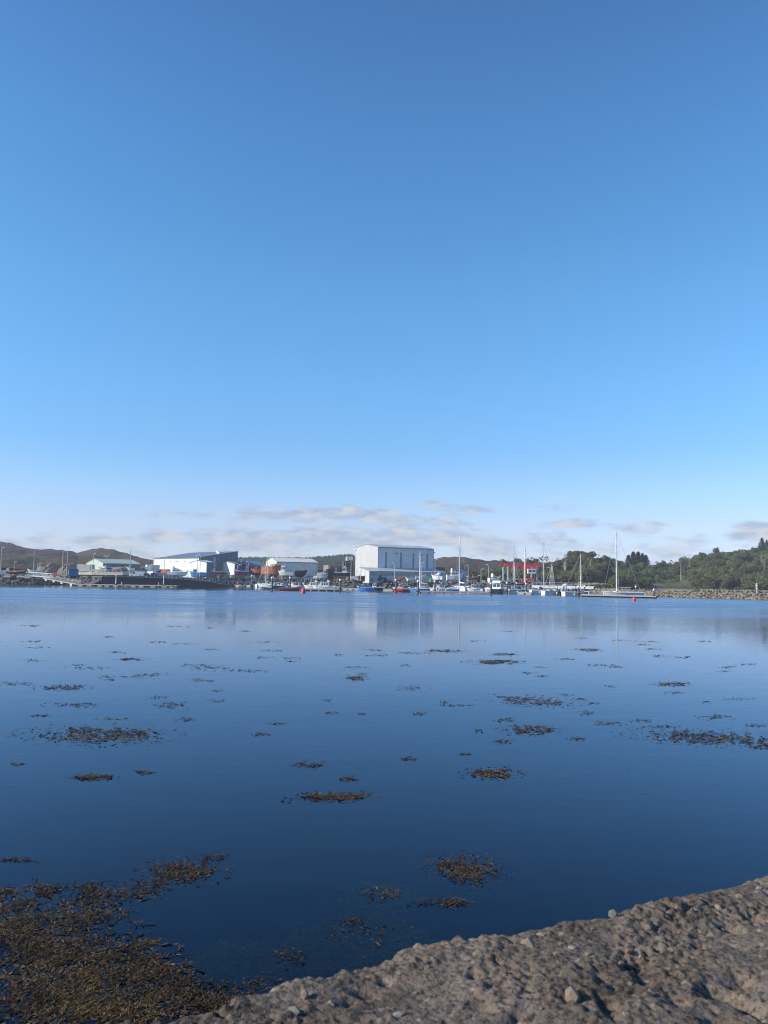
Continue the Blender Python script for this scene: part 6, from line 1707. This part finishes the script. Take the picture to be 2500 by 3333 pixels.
# scattered bits over the bay, one mass
vs_, fs_ = [], []
STREAKS = [(105, 2037, 40, 3), (105, 2088, 30, 3), (120, 2108, 36, 3), (350, 2073, 18, 3), (575, 2039, 42, 3), (685, 2044, 14, 3), (515, 2090, 30, 3), (600, 2096, 45, 3), (690, 2114, 30, 4), (860, 2090, 30, 3), (800, 2055, 20, 3), (110, 2150, 25, 5), (380, 2123, 30, 5), (300, 2175, 60, 5), (60, 2226, 55, 6), (255, 2165, 20, 4),
           (640, 2165, 60, 6), (690, 2174, 70, 6), (800, 2184, 70, 5), (490, 2196, 50, 6), (440, 2203, 45, 4), (350, 2212, 28, 4), (640, 2212, 22, 5), (670, 2216, 30, 4), (250, 2295, 75, 8), (560, 2296, 60, 10), (510, 2270, 35, 5), (700, 2281, 30, 5), (710, 2247, 25, 5), (605, 2342, 30, 6), (130, 2330, 35, 5), (340, 2203, 20, 4),
           (945, 2142, 35, 4), (955, 2153, 25, 3), (880, 2118, 45, 4), (860, 2140, 25, 4), (1220, 2116, 30, 3), (1230, 2133, 40, 4), (1165, 2172, 35, 4), (1180, 2194, 18, 5), (1105, 2131, 15, 4), (1065, 2279, 18, 5), (1080, 2320, 20, 6), (1180, 2325, 14, 5), (850, 2390, 30, 5), (900, 2356, 30, 4), (1010, 2490, 50, 9), (1335, 2240, 45, 8), (1345, 2125, 40, 4), (1320, 2166, 18, 4),
           (1365, 2323, 25, 6), (1480, 2296, 60, 4), (1442, 2287, 18, 8), (1720, 2190, 25, 4), (1770, 2200, 22, 5), (1760, 2172, 20, 3), (1890, 2276, 25, 5), (1930, 2288, 22, 5), (1840, 2262, 20, 5), (1990, 2234, 20, 4), (1840, 2145, 30, 4), (1955, 2165, 50, 5), (2100, 2088, 35, 3), (2130, 2113, 25, 3), (2140, 2136, 30, 4), (2220, 2140, 30, 4), (2090, 2098, 25, 3), (2290, 2087, 20, 3), (2370, 2172, 25, 4), (2365, 2185, 22, 3), (2430, 2162, 30, 3), (2400, 2275, 45, 5),
           (2300, 2285, 15, 4), (2330, 2335, 45, 10), (2460, 2362, 45, 5), (1970, 2355, 50, 8), (2090, 2346, 30, 6), (2150, 2365, 60, 4), (1910, 2320, 25, 8), (1650, 2345, 35, 8), (1635, 2415, 30, 8), (1880, 2405, 25, 6), (1555, 2380, 14, 6), (1770, 2372, 28, 8), (1330, 2470, 30, 6), (1510, 2456, 18, 4), (1130, 2535, 25, 8), (470, 2515, 35, 5), (360, 2340, 40, 3), (55, 2487, 20, 4), (2480, 2430, 40, 10), (2000, 2170, 30, 3), (1655, 2055, 22, 2), (1890, 2077, 22, 2), (2010, 2085, 25, 2), (1545, 2086, 25, 2), (2190, 2255, 30, 5), (700, 2790, 40, 9), (60, 2800, 60, 6)]
for cx, cy, rx, ry in STREAKS: weed_patch(vs_, fs_, cx, cy, rx * 1.1, ry, int(12 + rx * ry * .30), 0, r, hole=-.3)
for k in range(420):
    px, py = r.uniform(-20, 2520), 2040 + 620 * r.random() ** 1.3
    if noise.noise(Vector((px * .004, py * .012, 5))) < -.05: continue
    for q in range(r.randrange(1, 5)):
        p = hit(px + r.gauss(0, 9), py + r.gauss(0, 1.5), 0); frond(vs_, fs_, (p.x, p.y, 0), max(.04, 3.8 * p.y / F) * r.uniform(.5, 1.2), r, .12, .006)
o = raw('seaweed_scraps', vs_, fs_, weed); stuff(o); o['label'] = 'scattered brown scraps of seaweed floating over the whole bay'

# ---------------------------------------------------------------- concrete wall top in the foreground
ZC = CAMZ - .55
e0, e1 = hit(330, 3333, ZC), hit(2500, 2842, ZC)
ed = (e1 - e0); ed.z = 0; EL = ed.length; ed.normalize(); en = Vector((ed.y, -ed.x, 0))     # en points inland, towards the camera
if en.y > 0: en = -en


def c_local(px, py):
    p = hit(px, py, ZC); d = p - e0; return d.x * ed.x + d.y * ed.y, d.x * en.x + d.y * en.y


def axis(dense0, dense1, fine, lo, hi, coarse):
    a = []; x = lo
    while x < dense0: a.append(x); x += coarse
    x = dense0
    while x < dense1: a.append(x); x += fine
    x = dense1
    while x <= hi: a.append(x); x += coarse
    return a


PITS = [(2374, 3008, .022, .02), (2443, 2969, .02, .02), (2068, 3125, .035, .018), (1545, 3170, .012, .012), (1840, 2960, .012, .01), (2280, 3070, .018, .012), (1990, 3270, .02, .014), (2320, 3220, .03, .02), (2400, 3190, .025, .015), (1200, 3215, .018, .012), (1255, 3180, .014, .01), (1560, 3260, .02, .012), (1610, 3200, .02, .01), (1700, 3330, .03, .015), (2200, 3250, .02, .012), (2100, 3180, .02, .012), (2450, 3260, .03, .02), (1620, 3130, .012, .008), (2350, 3330, .03, .02)]
GROOVES = [((2360, 3215), (2500, 3310), .014, .018), ((2400, 3160), (2500, 3235), .012, .012), ((1960, 3270), (2010, 3333), .014, .012)]
pl = [c_local(a, b) + (rr, dp) for a, b, rr, dp in PITS]
rp_ = random.Random(3)
for k in range(240): pl.append((rp_.uniform(-.1, EL + .1), rp_.uniform(.03, .75), rp_.uniform(.004, .014), rp_.uniform(.003, .010)))
gl2 = [(c_local(*a), c_local(*b), w, dp) for a, b, w, dp in GROOVES]
cell = {}
for q in pl:
    for i in range(int((q[0] - 2 * q[2]) / .05) - 1, int((q[0] + 2 * q[2]) / .05) + 2):
        for j in range(int((q[1] - 2 * q[2]) / .05) - 1, int((q[1] + 2 * q[2]) / .05) + 2): cell.setdefault((i, j), []).append(q)
BUMPS = [c_local(*q) for q in ((2270, 2905), (1725, 3075), (2440, 2880), (1290, 3165))]


def edge_off(x):
    return .020 * round(2.4 * noise.noise(Vector((x * 5.3, 5, 0)))) * .6 + .030 * noise.fractal(Vector((x * 3.2, .3, 0)), 1.0, 2.0, 4) + .007 * noise.noise(Vector((x * 22, 7, 0))) + .003 * noise.noise(Vector((x * 90, 2, 0)))


def c_height(x, y):
    v = Vector((x, y, 0))
    h = .010 * noise.fractal(v * 4, 1.0, 2.0, 3) + .006 * noise.noise(v * 13) + (.0035 * noise.noise(v * 30) + .0056 * noise.noise(v * 75) + .0044 * noise.noise(v * 130) + .0024 * noise.noise(v * 230)) * (.35 + .9 * smooth(.5 + 1.3 * noise.fractal(v * 6 + Vector((3, 1, 0)), 1.0, 2.0, 2)))
    for qx, qy, rr, dp in cell.get((int(x / .05), int(y / .05)), ()):
        d = sqrt((x - qx) ** 2 + (y - qy) ** 2) / rr
        if d < 1.6: h -= dp * math.exp(-d * d * 2.2)
    for (a, b, w, dp) in gl2:
        ax, ay = a; bx, by = b; t = max(0, min(1, ((x - ax) * (bx - ax) + (y - ay) * (by - ay)) / ((bx - ax) ** 2 + (by - ay) ** 2)))
        d = sqrt((x - ax - t * (bx - ax)) ** 2 + (y - ay - t * (by - ay)) ** 2) / w
        if d < 2: h -= dp * math.exp(-d * d * 2) * (.6 + .8 * noise.noise(v * 30))
    return h


xs = axis(-.12, EL + .15, .0036, -9, 11, .5)
ys = [-.022, -.018, -.014, -.010, -.007, -.004, -.002] + [k * .0036 for k in range(0, 187)] + [.69 + k * .06 for k in range(1, 12)]
cv, cf = [], []
NY = len(ys) + 3
for x in xs:
    off = edge_off(x)
    for q in (-3.4, -.25): cv.append((x, off - .03, q))
    cv.append((x, off - .026, -.10))
    for y in ys:
        if y < 0:
            t = -y / .022; z = -.07 * t ** 2.4 + c_height(x, off) * (1 - t) - .006; yy = off + y + .004 * noise.noise(Vector((x * 60, y * 60, 8)))
        else:
            f = max(0, 1 - y / .15); yy = y + off * f; z = c_height(x, yy) - .006 * max(0, 1 - y / .02) ** 2
        cv.append((x, yy, z))
for i in range(len(xs) - 1):
    for j in range(NY - 1):
        a = i * NY + j; cf.append((a, a + 1, a + NY + 1, a + NY))


def conc_mat():
    m = bpy.data.materials.new('old_rough_concrete'); m.use_nodes = True
    N = NT(m.node_tree); b = N.n['Principled BSDF']; ob = N.node('ShaderNodeTexCoord').outputs['Object']
    n1_, n2_, n3_ = N.noise(ob, 7, 5, .65), N.noise(ob, 120, 3, .6), N.noise(ob, 45, 2, .5)
    base = N.ramp(n1_, [(.25, (.088, .068, .053)), (.5, (.155, .124, .098)), (.75, (.225, .185, .148))])
    sp = N.ramp(n2_, [(.34, (.25, .24, .23)), (.52, (1, 1, 1)), (.68, (1.0, 1.0, 1.0)), (.78, (1, .98, .95))])
    c = N.mix(1.0, base, sp, 'MULTIPLY')
    st_ = N.noise(ob, 3.2, 5, .7)
    c = N.mix(1.0, c, N.ramp(st_, [(.36, (.55, .54, .50)), (.52, (1, 1, 1)), (.70, (1.18, 1.15, 1.08))]), 'MULTIPLY')
    vo = N.node('ShaderNodeTexVoronoi'); vo.inputs['Scale'].default_value = 75; N.l.new(ob, vo.inputs['Vector'])
    gr = N.ramp(vo.outputs['Color'], [(0, (.08, .065, .052)), (.35, (.19, .125, .085)), (.6, (.22, .18, .14)), (.85, (.28, .235, .185)), (1, (.11, .10, .09))])
    c = N.mix(N.m('MULTIPLY', N.m('SUBTRACT', 1, N.step(vo.outputs['Distance'], .25, .45)), N.step(n3_, .5, .62)), c, gr)
    N.l.new(c, b.inputs['Base Color']); b.inputs['Roughness'].default_value = .9; b.inputs['Specular IOR Level'].default_value = .2
    bp = N.node('ShaderNodeBump'); bp.inputs['Distance'].default_value = .004; N.l.new(n2_, bp.inputs['Height']); N.l.new(bp.outputs[0], b.inputs['Normal'])
    return m


cm = conc_mat()
cw = raw('sea_wall', cv, cf, cm, smooth=True)
mwc = Matrix((ed, en, Vector((0, 0, 1)))).transposed().to_4x4(); mwc.translation = (e0.x, e0.y, ZC)
cw.matrix_world = mwc
tag(cw, 'rough weathered concrete wall top with embedded pebbles in the foreground corner', 'wall')

# pebbles set in the concrete: parts of the wall
pm = [mat('pebble_' + n_, c, .75, var=.2, scale=30) for n_, c in (('grey', (.13, .12, .105)), ('pink', (.19, .10, .07)), ('tan', (.20, .15, .10)), ('white', (.24, .21, .175)), ('dark', (.10, .095, .09)), ('green', (.14, .14, .105)))]
pmesh = []
for k in range(6):
    v2, f2 = rockmesh(300 + k, 1)
    pmesh.append((v2, f2))
pcache = {}


def pebble(px, py, w, h, m, k, rz=0.0, sink=.35, hz=None):
    x, y = c_local(px, py)
    key = (k, m.name)
    if key not in pcache:
        me = bpy.data.meshes.new('pebble'); me.from_pydata(pmesh[k][0], [], pmesh[k][1]); me.update(); me.materials.append(m); pcache[key] = me
    o = bpy.data.objects.new('pebble', pcache[key]); COL.objects.link(o); o.parent = cw
    hz = hz or min(w, h)
    w, h, hz = w * .52, h * .52, hz * .52
    o.location = (x, y, c_height(x, y) + hz * (.45 - sink * 1.3)); o.scale = (w, h, hz); o.rotation_euler = (0, 0, rz)


for a in ((1862, 3250, .022, .030, pm[2], 0, .3, .45, .026), (1723, 3250, .011, .010, pm[0], 1, .2, .1), (1862, 3090, .014, .010, pm[3], 3, .5), (2048, 3094, .012, .010, pm[1], 2, .1, .15), (1997, 2986, .020, .018, pm[5], 0, .4, .2, .020), (1813, 3114, .012, .009, pm[1], 1), (1916, 3110, .010, .009, pm[2], 2), (2020, 3130, .011, .010, pm[2], 2),
          (1578, 3180, .010, .005, pm[1], 4, .5), (992, 3240, .012, .014, pm[2], 0, .2, .1, .018), (1297, 3290, .018, .010, pm[3], 3, .1), (1550, 3110, .010, .009, pm[2], 1), (1930, 3022, .012, .008, pm[1], 5), (1880, 3022, .008, .006, pm[1], 2), (1645, 3172, .006, .005, pm[3], 4), (1165, 3248, .010, .008, pm[1], 2), (1077, 3260, .014, .016, pm[2], 0, 0, .5), (960, 3290, .014, .020, pm[5], 1, 0, .5), (1825, 3080, .008, .007, pm[1], 1), (2470, 2887, .012, .009, pm[3], 3), (2408, 2915, .02, .015, pm[2], 0, .3, .5), (1720, 3070, .03, .035, pm[2], 0, .4, .5, .03), (1760, 3040, .018, .012, pm[3], 3, .3, .4)):
    pebble(*a)
for k in range(70):
    x, y = rp_.uniform(-.05, EL + .05), rp_.uniform(.02, .6); s = rp_.uniform(.0022, .0048)
    m = pm[rp_.choice((0, 0, 1, 2, 2, 4, 4, 5))]; kk = rp_.randrange(6); key = (kk, m.name)
    if key not in pcache:
        me = bpy.data.meshes.new('pebble'); me.from_pydata(pmesh[kk][0], [], pmesh[kk][1]); me.update(); me.materials.append(m); pcache[key] = me
    o = bpy.data.objects.new('pebble', pcache[key]); COL.objects.link(o); o.parent = cw
    o.location = (x, y, c_height(x, y) + s * .05); o.scale = (s * 1.2, s, s * .8); o.rotation_euler = (0, 0, rp_.random() * 6)

# ---------------------------------------------------------------- thin sea air
hb = MB().box(-1500, 1300, -40, 1560, -4.5, 75).build('haze', None); stuff(hb)
hm = bpy.data.materials.new('sea_air'); hm.use_nodes = True
for nd in list(hm.node_tree.nodes): hm.node_tree.nodes.remove(nd)
N = NT(hm.node_tree); pv = N.node('ShaderNodeVolumePrincipled'); pv.inputs['Color'].default_value = (.86, .92, 1.0, 1); pv.inputs['Density'].default_value = .00023
pv.inputs['Anisotropy'].default_value = 0.0
ho = N.node('ShaderNodeOutputMaterial'); N.l.new(pv.outputs[0], ho.inputs['Volume'])
hb.data.materials.append(hm)
